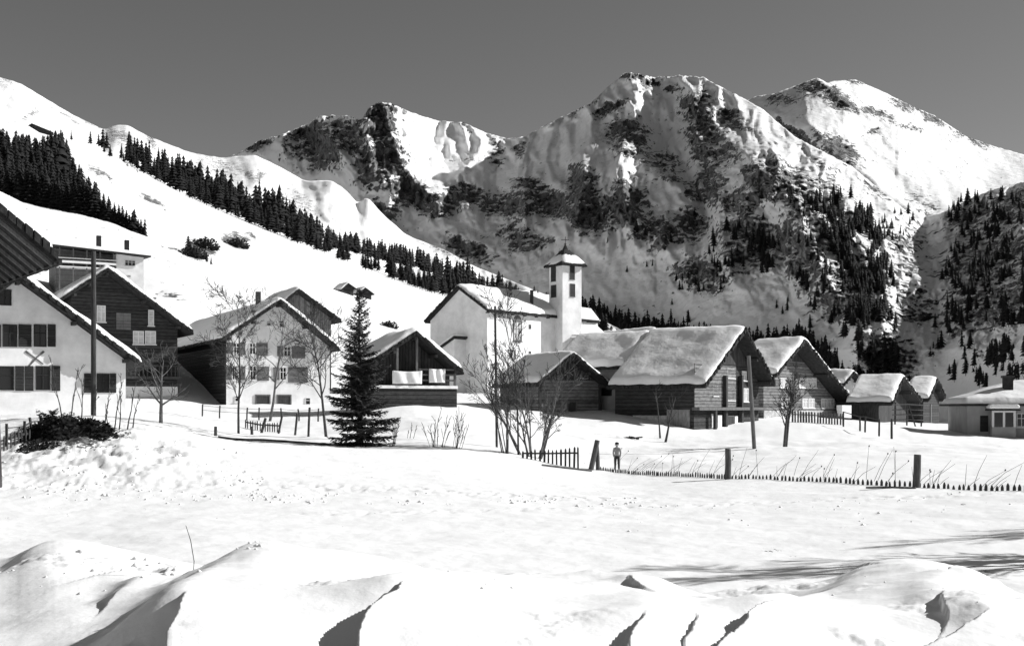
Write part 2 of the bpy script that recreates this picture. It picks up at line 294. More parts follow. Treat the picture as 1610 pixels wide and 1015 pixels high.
# far mountain to the right
fr_crest = pl([(1000, 240), (1100, 190), (1190, 151), (1215, 148), (1250, 135), (1285, 122), (1300, 130), (1312, 127), (1345, 125), (1390, 145), (1430, 165), (1470, 182), (1520, 215), (1570, 232), (1610, 243), (1700, 285), (1950, 390)])
fr_tps = TPS([(a/300, b/300) for a, b, c in ((1000, 240, 2700), (1190, 150, 2620), (1285, 122, 2560), (1345, 125, 2650), (1430, 165, 2720), (1520, 215, 2760), (1610, 243, 2800), (1900, 370, 2900), (1250, 200, 2330), (1350, 220, 2250), (1450, 260, 2260), (1550, 290, 2350), (1300, 260, 2100), (1380, 300, 1950), (1440, 340, 1800), (1530, 310, 2050), (1610, 300, 2250), (1000, 420, 1900), (1300, 420, 1650), (1440, 420, 1560), (1610, 420, 1750), (1900, 450, 2100))], [2700, 2620, 2560, 2650, 2720, 2760, 2800, 2900, 2330, 2250, 2260, 2350, 2100, 1950, 1800, 2050, 2250, 1900, 1650, 1560, 1750, 2100], 1e-3)
fr_r = [([(1285, 122), (1320, 155), (1370, 185), (1410, 190)], -70, 40, 60), ([(1270, 190), (1310, 235), (1370, 280), (1430, 330)], -70, 50, 40), ([(1350, 215), (1390, 260), (1430, 310)], 60, 40, 40), ([(1440, 250), (1480, 275), (1530, 280)], 35, 30, 25)]
def fr_depth(PX, PY, t):
    wx = PX+14*fbm(PX/70, PY/70, 3, 8)
    return fr_tps(PX/300, PY/300)+ridge_off(PX, PY, fr_r)-22*(ridged((wx-.7*PY)/60, (PY+.4*PX)/110, 4, 51)-.7)+5*fbm(PX/12, PY/12, 3, 34)
fr_rocks = [(1310, 150, 55, 14, 35, .62), (1275, 140, 25, 14, 0, .4), (1380, 178, 35, 9, 25, .5), (1345, 128, 22, 5, 0, .5), (1420, 165, 30, 9, 30, .48), (1460, 182, 40, 9, 30, .55), (1320, 235, 45, 16, 35, .74), (1250, 210, 45, 8, 35, .6), (1510, 212, 40, 5, 25, .4), (1540, 222, 30, 8, 20, .45), (1430, 200, 25, 4, 10, .42), (1375, 205, 14, 5, 0, .45), (1230, 158, 30, 12, 0, .4), (1450, 320, 40, 14, 25, .5)]
sheet('far_mountain', M['mountain'], np.arange(1000, 1951, 2.8), fr_crest, lambda p: p*0+430.0, 120, fr_depth, fr_rocks, 24, basefac=.0, rkscale=1.0, jag=lambda p: 1.3*fbm(p/8, p*0, 3, 78))
# left hillsides
cB = pls([(-500, 60), (-100, 165), (0, 197), (60, 212), (110, 222), (170, 238), (220, 264), (280, 299), (340, 324), (400, 350), (470, 378), (530, 403), (600, 429), (650, 446), (700, 462), (760, 480), (860, 517), (950, 545), (1050, 570), (1200, 600), (1300, 630), (1400, 672)])
yB = pls([(-500, 450), (0, 520), (200, 560), (470, 600), (600, 650), (760, 720), (950, 740), (1200, 600), (1400, 450)])
bB = pls([(-500, 640), (0, 640), (300, 640), (600, 645), (900, 650), (1400, 675)])
ybB = pls([(-500, 80), (0, 84), (300, 90), (600, 102), (900, 118), (1400, 190)])
def inv_depth(yb, yc, amp, sx, sy, seed):
    def f(PX, PY, t):
        Y = 1/(1/yb(PX)+(1/yc(PX)-1/yb(PX))*t)
        return Y*(1+amp*np.clip(t*5, 0, 1)*fbm(PX/sx, PY/sy, 4, seed))
    return f
dB = inv_depth(ybB, yB, .022, 120, 40, 61)
hill_rocks = [(318, 390, 24, 14, 20, .62), (372, 380, 20, 14, 10, .66), (240, 318, 30, 4, 25, .58), (160, 275, 28, 4, 38, .5), (205, 262, 20, 3, 35, .6), (320, 470, 40, 4, 6, .52), (365, 468, 18, 3, 0, .45), (300, 395, 16, 12, 0, .5), (395, 372, 12, 4, 45, .5), (280, 392, 30, 4, 10, .42)]
sheet('hill_slope', M['hill'], np.arange(-500, 1401, 4.0), cB, bB, 110, dB, hill_rocks, 2, rkscale=1.5, basefac=-.02, back=((15, 4), (60, 30), (200, 120)), tpow=.8, jag=lambda p: .8*fbm(p/15, p*0, 3, 44))
cA_ = pl([
(-500, -20), (-100, 85), (0, 122), (30, 130), (60, 148), (110, 178), (165, 205), (178, 197), (200, 196), (230, 213), (300, 240), (350, 248), (400, 243), (440, 262), (480, 285), (520, 283), (545, 299), (560, 318), (566, 322), (575, 306), (600, 335), (640, 370), (700, 393), (745, 418), (800, 440), (900, 480), (1000, 530), (1100, 580)])
cA = lambda x: sum(cA_(x+o) for o in (-7, -3, 0, 3, 7))/5
yA = pls([(-500, 950), (0, 1000), (165, 1020), (200, 980), (400, 1100), (520, 1000), (700, 960), (900, 880), (1100, 830)])
bA = lambda p: cB(p)+45
ybA = lambda p: yB(p)*1.12
def dA(PX, PY, t):
    Y = 1/(1/ybA(PX)+(1/yA(PX)-1/ybA(PX))*t)
    return Y*(1+np.clip(t*5, 0, 1)*(.03*fbm((PX-.4*PY)/60, PY/60, 4, 71)))+ridge_off(PX, PY, [([(400, 245), (440, 300), (480, 340)], -9, 50, 40), ([(520, 284), (545, 330), (560, 360)], -9, 50, 30), ([(578, 308), (615, 365), (650, 385)], -9, 25, 40), ([(200, 196), (240, 260)], -12, 40, 50)])
up_rocks = [(195, 215, 26, 14, 15, .56), (240, 222, 20, 10, 45, .5), (62, 203, 24, 5, 0, .0), (110, 185, 40, 4, 32, .45), (10, 130, 20, 12, 0, .36), (50, 178, 26, 5, -30, .4), (355, 265, 50, 22, 20, .38), (400, 275, 30, 8, 0, .42), (620, 333, 18, 9, 10, .6), (640, 345, 14, 6, 20, .5), (150, 195, 40, 5, 30, .45), (470, 320, 40, 20, 30, .36), (700, 395, 40, 8, 20, .4)]
sheet('upper_slope', M['hill'], np.arange(-500, 1101, 3.2), cA, bA, 80, dA, up_rocks, 5, back=((40, 20), (200, 150)), jag=lambda p: .9*fbm(p/11, p*0, 3, 45))
cC = pls([(-500, 150), (-100, 258), (0, 300), (40, 320), (70, 338), (110, 356), (160, 371), (200, 380), (245, 388), (300, 402), (350, 440), (420, 500), (480, 590)])
yC = pls([(-500, 200), (0, 215), (245, 215), (330, 195), (480, 118)])
bC = pls([(-500, 640), (0, 640), (300, 640), (480, 645)])
ybC = pls([(-500, 76), (0, 80), (300, 84), (480, 95)])
dC = inv_depth(ybC, yC, .012, 90, 40, 66)
sheet('lower_slope', M['hill'], np.arange(-500, 481, 4.0), cC, bC, 70, dC, [(170, 378, 30, 4, 12, .3), (310, 470, 40, 3, 5, .5), (270, 462, 20, 3, 5, .4)], 1, back=((8, 4), (30, 18)), jag=lambda p: .7*fbm(p/14, p*0, 3, 46))

# ------------------------------------------------------------------ village ground and foreground snow
g_ctrl = [(-300, 1.5, -2.3), (300, 1.5, -2.3), (900, 1.5, -2.3), (1900, 1.5, -2.3), (-300, 12, -2.32), (500, 12, -2.32), (1200, 12, -2.32), (1900, 12, -2.3), (-300, 22, -2.35), (300, 22, -2.35), (800, 22, -2.38), (1300, 22, -2.3), (1900, 22, -2.1),
 (-200, 32, -2.0), (50, 33, -1.95), (200, 33, -2.0), (400, 34, -2.1), (800, 36, -2.35), (1145, 38, -2.36), (1442, 31, -2.15), (1605, 28, -2.04), (1900, 28, -1.9), (940, 48, -2.61), (1060, 46, -2.5),
 (100, 41, -.75), (0, 41, -1.1), (200, 42, -.75), (290, 43, -1.0), (340, 46, -1.25), (450, 47, -1.45), (560, 47.5, -1.58), (680, 48, -1.68), (780, 48, -1.95), (870, 48, -2.35),
 (0, 60, -.3), (120, 60, -.2), (220, 62, -.2), (380, 60, -1.05), (500, 60, -1.1), (600, 60, -1.0), (700, 60, -.95), (850, 62, -1.35), (950, 66, -1.5), (1100, 62, -1.95), (1300, 58, -1.95), (1500, 58, -1.95), (1620, 56, -2.1), (1900, 55, -2.1),
 (250, 82, .0), (400, 84, .05), (515, 86, .0), (650, 72, .0), (720, 78, .1), (770, 105, 1.2), (700, 105, 1.3), (860, 110, 1.3), (900, 78, -.6), (960, 82, -.2), (1115, 76, -1.55), (1050, 76, -1.2), (1180, 77, -1.35), (1250, 88, -.95), (1320, 90, -1.0), (1400, 96, -1.35), (1470, 105, -1.5), (1550, 76, -2.0), (1640, 76, -2.1), (1900, 76, -2.2),
 (0, 100, 2.0), (250, 102, 1.5), (450, 110, 1.8), (600, 115, 2.0), (850, 135, 2.0), (1100, 120, .0), (1300, 130, -1.0), (1500, 130, -2.5), (1700, 130, -3.0), (0, 160, 3), (600, 180, 3), (1000, 200, 0), (1300, 240, -3), (1600, 240, -4), (-300, 100, 2), (1900, 250, -4), (0, 500, 0), (900, 500, -4), (1700, 500, -6)]
g_tps = TPS([(a/500, math.log(b)*1.6) for a, b, c in g_ctrl], [c for a, b, c in g_ctrl], 2e-4)
bank_c_ = pl([(-600, 885), (-100, 895), (0, 890), (60, 868), (100, 860), (200, 872), (300, 893), (345, 903), (410, 889), (465, 892), (560, 898), (700, 916), (830, 922), (920, 910), (990, 930), (1100, 948), (1200, 934), (1290, 922), (1345, 908), (1372, 900), (1400, 902), (1440, 898), (1540, 914), (1610, 955), (1900, 960)])
bank_c = lambda x: sum(bank_c_(x+o) for o in (-26, -13, 0, 13, 26))/5
def bankpt(px, py): Y = 1.36*FPX/(py-HY); return (xat(px, Y), Y)
bank_r = [([(466, 876), (425, 900), (380, 945), (335, 1015), (290, 1080)], .40, .42, 1.3), ([(822, 922), (775, 955), (700, 1015), (650, 1060)], .27, .42, 1.1), ([(1036, 935), (1040, 985), (1010, 1050)], .165, .38, .8), ([(1112, 942), (1112, 985), (1095, 1040)], .075, .34, .6),
 ([(1372, 874), (1330, 915), (1270, 970), (1215, 1020)], .15, .30, 1.2), ([(1492, 930), (1486, 980)], .13, .28, .6), ([(1640, 975), (1560, 1016)], .15, .28, .8), ([(1392, 884), (1450, 897), (1530, 914), (1590, 940), (1640, 975)], .10, .3, .8), ([(222, 946), (190, 968)], .09, .14, .3), ([(262, 922), (200, 932)], .08, .12, .3), ([(120, 855), (40, 905), (-10, 930)], .12, .22, .5), ([(935, 910), (985, 940)], .08, .14, .4), ([(275, 905), (262, 918)], .08, .12, .2)]  # the long ridge at the right is added to stand for a tree's shadow
bank_r = [([bankpt(*p) for p in pts], A, wl, wr) for pts, A, wl, wr in bank_r]
def ground_zr(X, Y, detail=True):
    X = np.asarray(X, float); Y = np.asarray(Y, float); px = np.clip(CXP+FPX*X/Y, -600, 2200)
    z = g_tps(px/500, np.log(Y)*1.6)
    # snow bank thrown up at the near edge of the field
    zc = -(bank_c(px)-HY)/FPX*10.0
    zb = np.where(Y < 5, -1.3, -1.3+(zc+1.3)*sstep(5, 9.5, Y))
    f = 1-sstep(10.2, 12.8, Y); z = z*(1-f)+zb*f
    rr = np.zeros_like(z)
    near = Y < 14
    if near.any():
        a = np.zeros_like(z)
        Xw = X+.09*fbm(X/.9, Y/.9, 4, 171, .45); Yw = Y+.09*fbm(X/.9, Y/.9, 4, 181, .45)
        for pts, A, wl, wr in bank_r:
            best = np.full(X.shape, 1e9); sg = np.zeros_like(X)
            for (x0, y0), (x1, y1) in zip(pts[:-1], pts[1:]):
                dx, dy = x1-x0, y1-y0; l2 = dx*dx+dy*dy; t = np.clip(((Xw-x0)*dx+(Yw-y0)*dy)/l2, 0, 1)
                ex = Xw-(x0+t*dx); ey = Yw-(y0+t*dy); d = np.hypot(ex, ey); c = d < best; best = np.where(c, d, best); sg = np.where(c, (ex*(-dy)+ey*dx)*(-1 if dy > 0 else 1)*(1 if abs(dy) > 1e-6 else 0), sg)
            w_ = np.where(sg < 0, wl, wr); a = a+A*np.exp(-(best/w_)**1.9)
        z = z+np.where(near, a*f*(1-.6*sstep(8.2, 10.4, Y)), 0)
    if detail:
        z = z+f*(.05*fbm(X/1.3, Y/1.3, 4, 101, .42)+.035*fbm(X/.20, Y/.20, 4, 111, .55)*sstep(.05, .4, fbm(X/1.2, Y/1.2, 2, 3)))
        fld = sstep(12, 15, Y)*(1-sstep(60, 90, Y)); z = z+fld*.045*fbm(X/2.6, Y/2.2, 5, 121, .55)
        # trampled strips across the far side of the field
        tr = np.exp(-((Y-31.2-1.2*np.sin(px/260))/.9)**2)*sstep(-200, 100, px)*(1-sstep(900, 1150, px))+.7*np.exp(-((Y-26.5+1.5*np.sin(px/330+1))/.5)**2)*sstep(300, 600, px); z = z+tr*.10*np.minimum(fbm(X/.42, Y/.55, 3, 151, .6), .12)
        # rough thrown-up snow on the mound at the left
        md = np.exp(-((px-130)/210)**2-((Y-39)/6.5)**2); z = z+md*(.30*fbm(X/1.4, Y/1.4, 5, 131, .6))
        z = z+sstep(44, 50, Y)*(1-sstep(150, 300, Y))*.18*fbm(X/5, Y/5, 4, 141)
    return z
def gz(X, Y): return float(ground_zr(np.array([X]), np.array([Y]))[0])+HC
def gp(px, Y, dz=0): X = xat(px, Y); return Vector((X, Y, gz(X, Y)+dz))
gpx = np.concatenate([np.arange(-2500, -60, 40), np.arange(-60, 1680, 3), np.arange(1680, 4200, 40)]); gy = np.concatenate([np.exp(np.linspace(math.log(1.5), math.log(5), 12))[:-1], np.exp(np.linspace(math.log(5), math.log(14), 300))[:-1], np.exp(np.linspace(math.log(14), math.log(65), 270))[:-1], np.exp(np.linspace(math.log(65), math.log(600), 60))])
GX, GY = np.meshgrid(gpx, gy); GXX = (GX-CXP)/FPX*GY; GZ = ground_zr(GXX, GY)+HC
me = npmesh('snow_field', np.stack([GXX, GY, GZ], 2).reshape(-1, 3), gridfaces(*GX.shape), M['ground'])
GPY = HY-(GZ-HC)/GY*FPX
grk = rockmask(GX, GPY, [(108, 679, 82, 21, 3, 1.2), (1060, 668, 60, 2, 12, .42)])*(GY < 60)*(GY > 20)
grk = np.where(grk < .02, np.where(GY < 14, -.6, np.where(GY < 60, -.16, -.4)), grk)
grk = np.where((GX < 250) & (GY > 44), grk*.2, grk)
a_ = me.attributes.new('rock', 'FLOAT', 'POINT'); a_.data.foreach_set('value', grk.ravel().astype(np.float32))
tag(link('snow_field', me), kind='structure')

# ------------------------------------------------------------------ building kit
class H: pass
def snow_slab(xs_roof, y0, y1, T, seed, parent, inset=.12, dx=.22, dy=.3, name='roof_snow'):
    """snow lying on a roof; xs_roof = (left x, left z, ridge x, ridge z, right x, right z)"""
    xl, zl, xm, zm, xr, zr = xs_roof
    nx = max(9, int((xr-xl)/dx)); ny = max(7, int((y1-y0)/dy)); rs = random.Random(seed)
    e = np.array([0, .03, .10, .22]); 
    sx = np.linspace(0, 1, nx); sy = np.linspace(0, 1, ny)
    wx, wy = xr-xl, y1-y0
    sx = np.unique(np.concatenate([sx[1:-1], e/wx, 1-e/wx])); sy = np.unique(np.concatenate([sy[1:-1], e/wy, 1-e/wy]))
    SX, SY = np.meshgrid(sx, sy)
    i0 = inset*(.6+1.6*fbm(SY*wy/1.1+seed, SY*0+3, 3, seed % 50)); i1 = inset*(.6+1.6*fbm(SY*wy/1.1-seed, SY*0+9, 3, seed % 50)); j0 = inset*.7*(.5+1.5*fbm(SX*wx/.9, SX*0+seed, 3, seed % 50))
    X = xl+i0+(wx-i0-i1)*SX; Y = y0+j0+(wy-2*j0)*SY
    Zr = np.where(X < xm, zl+(zm-zl)*(X-xl)/max(xm-xl, 1e-6), zr+(zm-zr)*(xr-X)/max(xr-xm, 1e-6))
    de = np.minimum(np.minimum(SX, 1-SX)*wx, np.minimum(SY*wy*.4+.03*(SY > 0), (1-SY)*wy))
    th = T*np.clip(1+.24*fbm(X/1.3+seed, Y/1.3, 4, 31)+.4*fbm(X/4+seed, Y/4, 2, 32), .4, 1.5)*np.sqrt(np.clip(1-(1-np.clip(de/.26, 0, 1))**2, 0, 1))
    th = th*(1-.25*np.exp(-((X-xm)/.35)**2))
    Z = Zr+th+.006
    V = np.stack([X, Y, Z], 2); me = npmesh(name, V.reshape(-1, 3), gridfaces(*X.shape), M['snow'])
    return link(name, me, parent)
def house(name, label, cat, A, EL, ER, Fx, Y, th, zr, ov=(.6, .7, .5), wall='log_dark', roof_t=.25, snow=.4, seed=1, group=None, gable=None, beams=True, depth=1.5, rag=True, sm=None):
    h = H(); th = R(th); h.th = th; Ap = at(A[0], A[1], Y); u = Vector((math.cos(th), math.sin(th), 0)); v = Vector((-math.sin(th), math.cos(th), 0)); h.u, h.v = u, v
    def along(px, d): k = (px-CXP)/FPX; return (k*Ap.y-Ap.x)/(d.x-k*d.y)
    xl = along(EL[0], u); xr = along(ER[0], u); L = along(Fx, v)
    zA = Ap.z; zL = HC+(HY-EL[1])/FPX*(Y+xl*u.y); zR = HC+(HY-ER[1])/FPX*(Y+xr*u.y)
    zb = HC+zr; h.O = Ap+v*ov[1]; h.O.z = zb; root = empty(name, h.O, th); tag(root, label, cat, group); h.root = root
    za, zl, zr_ = zA-zb, zL-zb, zR-zb; h.za, h.zl, h.zr, h.xl, h.xr = za, zl, zr_, xl, xr
    h.wl, h.wr = xl+ov[0], xr-ov[0]; h.y1 = L-ov[1]-ov[2]; h.L = L
    sl_, sr_ = (za-zl)/(-xl), (za-zr_)/xr; t = roof_t
    h.zwl, h.zwr = za+sl_*h.wl-t*1.15, za-sr_*h.wr-t*1.15
    MB().prism([(h.wl, -depth), (h.wr, -depth), (h.wr, h.zwr), (0, za-t*1.15), (h.wl, h.zwl)], 0, h.y1).build('wall', M[wall], root)
    if gable:   # boarding above the eaves, standing a little proud of the wall
        zg = gable[1]; xa = -(za-t*1.2-zg)/sl_; xb = (za-t*1.2-zg)/sr_
        MB().prism([(max(xa, h.wl), zg), (min(xb, h.wr), zg), (0, za-t*1.2)], -.04, 0).build('gable_boarding', M[gable[0]], root)
    r_ = MB(); y0, y1 = -ov[1], L-ov[1]
    r_.prism([(xl, zl-t), (0, za-t), (0, za), (xl, zl)], y0, y1); r_.prism([(0, za-t), (xr, zr_-t), (xr, zr_), (0, za)], y0, y1)
    if rag:
        rs = random.Random(seed)
        for x0, x1, z0, z1 in ((xl, 0, zl, za), (0, xr, za, zr_)):
            ln = math.hypot(x1-x0, z1-z0); n = int(ln/.24); ux, uz = (x1-x0)/ln, (z1-z0)/ln
            for i in range(n):
                a, b = i*ln/n, (i+.85)*ln/n; p = rs.uniform(.0, .16); q = rs.uniform(.02, .09); 
                xa, za_, xb, zb_ = x0+ux*a, z0+uz*a, x0+ux*b, z0+uz*b
                r_.hexa([(xa, y0-p, za_-t*.6), (xb, y0-p, zb_-t*.6), (xb, y0+.05, zb_-t*.6), (xa, y0+.05, za_-t*.6), (xa, y0-p, za_+q), (xb, y0-p, zb_+q), (xb, y0+.1, zb_+q), (xa, y0+.1, za_+q)])
        for xe, ze, s_ in ((xl, zl, -1), (xr, zr_, 1)):
            n = int((y1-y0)/.28)
            for i in range(n):
                a = y0+i*(y1-y0)/n; p = rs.uniform(0, .12); r_.box(min(xe-s_*.1, xe+s_*p), max(xe-s_*.1, xe+s_*p), a, a+.22, ze-t*.9, ze-t*.25)
    h.roof = r_.build('roof', M['roof'], root)
    if beams:
        for x in (h.wl+.1, h.wl*.5, 0, h.wr*.5, h.wr-.1):
            z = za+(sl_*x if x < 0 else -sr_*x)-t*1.2; MB().box(x-.09, x+.09, -ov[1]+.12, -.001, z-.22, z-.03).build('roof_beam', M['timber_dark'], root)
    if snow: snow_slab((xl, zl, 0, za, xr, zr_), y0, y1, snow, seed, root)
    return h
def hit(h, face, px, py):
    d = Vector(((px-CXP)/FPX, 1, (HY-py)/FPX)); o = Vector((0, 0, HC))
    if face == 'front': n, P, s = -h.v, h.O, h.u
    elif face == 'right': n, P, s = h.u, h.O+h.u*h.wr, h.v
    else: n, P, s = -h.u, h.O+h.u*h.wl, h.v
    t = n.dot(P-o)/n.dot(d); q = o+d*t; return (q-P).dot(s), q.z-h.O.z
def fbox(mb, h, face, s0, s1, z0, z1, d0, d1):
    if face == 'front': mb.box(s0, s1, -d1, -d0, z0, z1)
    elif face == 'right': mb.box(h.wr+d0, h.wr+d1, s0, s1, z0, z1)
    else: mb.box(h.wl-d1, h.wl-d0, s0, s1, z0, z1)
def frect(h, face, r):
    s0, _ = hit(h, face, r[0], (r[1]+r[3])/2); s1, _ = hit(h, face, r[2], (r[1]+r[3])/2); c = (r[0]+r[2])/2
    _, z1 = hit(h, face, c, r[1]); _, z0 = hit(h, face, c, r[3])
    return min(s0, s1), max(s0, s1), z0, z1
def window(h, face, r, pane='glass', frame='trim', mull=1, fw=.06, sill=True):
    s0, s1, z0, z1 = frect(h, face, r); m = MB()
    for a, b, c, d in ((s0, s1, z0, z0+fw), (s0, s1, z1-fw, z1), (s0, s0+fw, z0+fw, z1-fw), (s1-fw, s1, z0+fw, z1-fw)): fbox(m, h, face, a, b, c, d, -.02, .05)
    for i in range(mull):
        x = s0+(s1-s0)*(i+1)/(mull+1); fbox(m, h, face, x-.025, x+.025, z0+fw, z1-fw, -.02, .04)
    zc = z0+(z1-z0)*.62; fbox(m, h, face, s0+fw, s1-fw, zc-.02, zc+.02, -.02, .035)
    o = m.build('window', M[frame], h.root)
    p = MB(); fbox(p, h, face, s0+fw*.5, s1-fw*.5, z0+fw*.5, z1-fw*.5, -.03, .012); p.build('pane', M[pane], o)
    if sill: q = MB(); fbox(q, h, face, s0-.06, s1+.06, z0-.07, z0-.002, -.02, .12); q.build('sill', M[frame], o)
    return o
def shutter(h, face, r, m='shutter', n=1):
    s0, s1, z0, z1 = frect(h, face, r)
    for i in range(n):
        a = s0+(s1-s0)*i/n; b = s0+(s1-s0)*(i+1)/n-.02; q = MB(); fbox(q, h, face, a, b, z0, z1, -.01, .055)
        o = q.build('shutter', M[m], h.root)
def opening(h, face, r, name='door', m='timber_dark'):
    s0, s1, z0, z1 = frect(h, face, r); q = MB(); fbox(q, h, face, s0, s1, z0, z1, -.05, .03)
    o = q.build(name, M[m], h.root); f = MB()
    fbox(f, h, face, s0-.1, s0-.002, z0, z1+.1, -.02, .07); fbox(f, h, face, s1+.002, s1+.1, z0, z1+.1, -.02, .07); fbox(f, h, face, s0, s1, z1+.002, z1+.1, -.02, .07)
    f.build('door_frame', M['timber'], o); return o
def chimney(h, x, y, w_, z0, z1, m='stone', cap=True):
    q = MB(); q.box(x-w_/2, x+w_/2, y-w_/2, y+w_/2, z0, z1); o = q.build('chimney', M[m], h.root)
    if cap: c = MB(); c.box(x-w_/2-.06, x+w_/2+.06, y-w_/2-.06, y+w_/2+.06, z1+.002, z1+.09); c.build('chimney_cap', M['roof'], o)
def proofz(h, x): return h.za+(h.za-h.zl)/(-h.xl)*x if x < 0 else h.za-(h.za-h.zr)/h.xr*x

# ------------------------------------------------------------------ the village
# dark barn eave reaching in at the left edge
h1 = house('near_barn', 'dark barn whose plank roof corner juts in at the left edge', 'barn', (-115, 226), (-300, 360), (92, 401), -260, 26, 36, -1.9, ov=(1.9, 1.3, .5), wall='board_dark', snow=.3, seed=3)
rf = MB()
for i in range(9):
    y = -1.1+i*.75; zz = lambda x: proofz(h1, x)-.2
    rf.hexa([(h1.wr-.1, y, zz(h1.wr-.1)-.14), (h1.xr-.1, y, zz(h1.xr-.1)-.14), (h1.xr-.1, y+.1, zz(h1.xr-.1)-.14), (h1.wr-.1, y+.1, zz(h1.wr-.1)-.14), (h1.wr-.1, y, zz(h1.wr-.1)), (h1.xr-.1, y, zz(h1.xr-.1)), (h1.xr-.1, y+.1, zz(h1.xr-.1)), (h1.wr-.1, y+.1, zz(h1.wr-.1))])
rf.build('rafters', M['timber'], h1.root)
# white house on the left
h2 = house('shuttered_house', 'big white plastered house with rows of dark shuttered windows at the left edge', 'house', (30, 430), (-160, 572), (226, 573), -90, 58, 32, -.2, ov=(.75, .8, .5), wall='plaster', snow=.42, seed=5)
for r in ((-32, 575, 22, 613), (56, 575, 79, 613), (4, 510, 27, 545), (53, 510, 73, 545), (152, 587, 172, 617), (-2, 455, 18, 480)): window(h2, 'front', r, mull=1, frame='shutter', fw=.045, sill=False)
for r in ((-64, 575, -34, 613), (-28, 510, 2, 545), (24, 575, 38, 614), (39, 575, 53, 614), (81, 575, 95, 614), (29, 510, 50, 545), (75, 510, 88, 545), (132, 587, 150, 617), (173, 587, 183, 617)): shutter(h2, 'front', r)
o_ = MB(); 
for a, b in (((40, 552), (68, 572)), ((69, 552), (54, 565)), ((56, 563), (45, 576))):
    s0, z0 = hit(h2, 'front', *a); s1, z1 = hit(h2, 'front', *b); d = Vector((s1-s0, 0, z1-z0)); n = Vector((-d.z, 0, d.x)).normalized()*.06
    p = [Vector((s0, -.03, z0)), Vector((s1, -.03, z1))]; o_.hexa([p[0]-n, p[1]-n*.4, p[1]-n*.4+Vector((0, .04, 0)), p[0]-n+Vector((0, .04, 0)), p[0]+n, p[1]+n*.4, p[1]+n*.4+Vector((0, .04, 0)), p[0]+n+Vector((0, .04, 0))])
o_.build('wall_ornament', M['shutter_light'], h2.root)
# dark timber chalet behind it
h3 = house('timber_chalet', 'dark timber chalet on a whitewashed base between the two white houses', 'house', (170, 421), (96, 468), (304, 521), 82, 84, 30, .0, ov=(.9, 1.2, .5), wall='log_dark', snow=.4, seed=7)
for r in ((209, 520, 226, 541), (228, 520, 245, 541)): window(h3, 'front', r, 'curtain', mull=1)
window(h3, 'front', (233, 487, 242, 512), 'curtain', mull=0); window(h3, 'front', (152, 480, 166, 506), 'curtain', mull=1)
shutter(h3, 'front', (183, 492, 206, 518), 'shutter_light', 2)
s0, z1 = hit(h3, 'front', 205, 607); q = MB(); fbox(q, h3, 'front', h3.wl+.3, h3.wr, -1.5, z1, 0, .05); q.build('stone_base', M['plaster'], h3.root)
q = MB(); fbox(q, h3, 'front', h3.wl+.1, h3.wr+.02, z1+.55, z1+.75, .0, 1.0)
for i in range(26): x = h3.wl+.2+i*(h3.wr-h3.wl-.3)/25; fbox(q, h3, 'front', x-.04, x+.04, z1+.76, z1+1.5, .93, .98)
fbox(q, h3, 'front', h3.wl+.1, h3.wr+.02, z1+1.5, z1+1.58, .9, 1.0); q.build('balcony', M['timber_dark'], h3.root)
window(h3, 'front', (219, 614, 238, 631)); chimney(h3, 3.9, 2.4, .5, proofz(h3, 3.9)-.2, proofz(h3, 3.9)+1.0, 'timber_dark')
# long hotel on the slope
hh = H(); hh.th = R(28); hh.u = Vector((math.cos(hh.th), math.sin(hh.th), 0)); hh.v = Vector((-math.sin(hh.th), math.cos(hh.th), 0))
P0 = at(97, 445, 128); k2 = (226-CXP)/FPX; W4 = (k2*P0.y-P0.x)/(hh.u.x-k2*hh.u.y)
zt0 = at(97, 387, 128).z-P0.z; zt1 = HC+(HY-404)/FPX*(P0.y+W4*hh.u.y)-P0.z
hh.O = P0.copy(); hh.root = empty('hillside_hotel', P0, hh.th); tag(hh.root, 'long pale hillside building with balcony and low snowy roof above the chalet', 'building'); hh.wl, hh.wr = 0, W4
xs = hit(hh, 'front', 183, 420)[0]
MB().hexa([(xs, 0, -4), (W4, 0, -4), (W4, 8, -4), (xs, 8, -4), (xs, 0, zt0+(zt1-zt0)*xs/W4-.05), (W4, 0, zt1-.05), (W4, 8, zt1+.4), (xs, 8, zt0+(zt1-zt0)*xs/W4+.4)]).build('wall', M['plaster'], hh.root)
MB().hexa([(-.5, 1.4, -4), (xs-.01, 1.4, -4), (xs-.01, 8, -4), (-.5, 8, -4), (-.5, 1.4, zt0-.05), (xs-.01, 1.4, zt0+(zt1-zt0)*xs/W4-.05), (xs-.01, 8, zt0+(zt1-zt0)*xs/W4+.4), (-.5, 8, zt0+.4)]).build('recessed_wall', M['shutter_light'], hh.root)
q = MB(); q.hexa([(-1.6, -.7, zt0-.05), (W4+.7, -.7, zt1-.05), (W4+.7, 8.5, zt1+.45), (-1.6, 8.5, zt0+.45), (-1.6, -.7, zt0+.12), (W4+.7, -.7, zt1+.12), (W4+.7, 8.5, zt1+.62), (-1.6, 8.5, zt0+.62)]); q.build('roof', M['roof'], hh.root)
q = MB(); q.hexa([(-1.5, -.6, zt0+.125), (W4+.6, -.6, zt1+.125), (W4+.6, 8.4, zt1+.625), (-1.5, 8.4, zt0+.625), (-1.3, -.3, zt0+.55), (W4+.4, -.3, zt1+.5), (W4+.4, 8.2, zt1+1.05), (-1.3, 8.2, zt0+1.1)]); q.build('roof_snow', M['snow'], hh.root)
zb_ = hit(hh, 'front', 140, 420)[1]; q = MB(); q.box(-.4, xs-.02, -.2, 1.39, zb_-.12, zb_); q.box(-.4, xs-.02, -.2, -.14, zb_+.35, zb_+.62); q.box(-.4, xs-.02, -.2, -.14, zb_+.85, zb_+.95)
q.build('balcony', M['plaster'], hh.root)
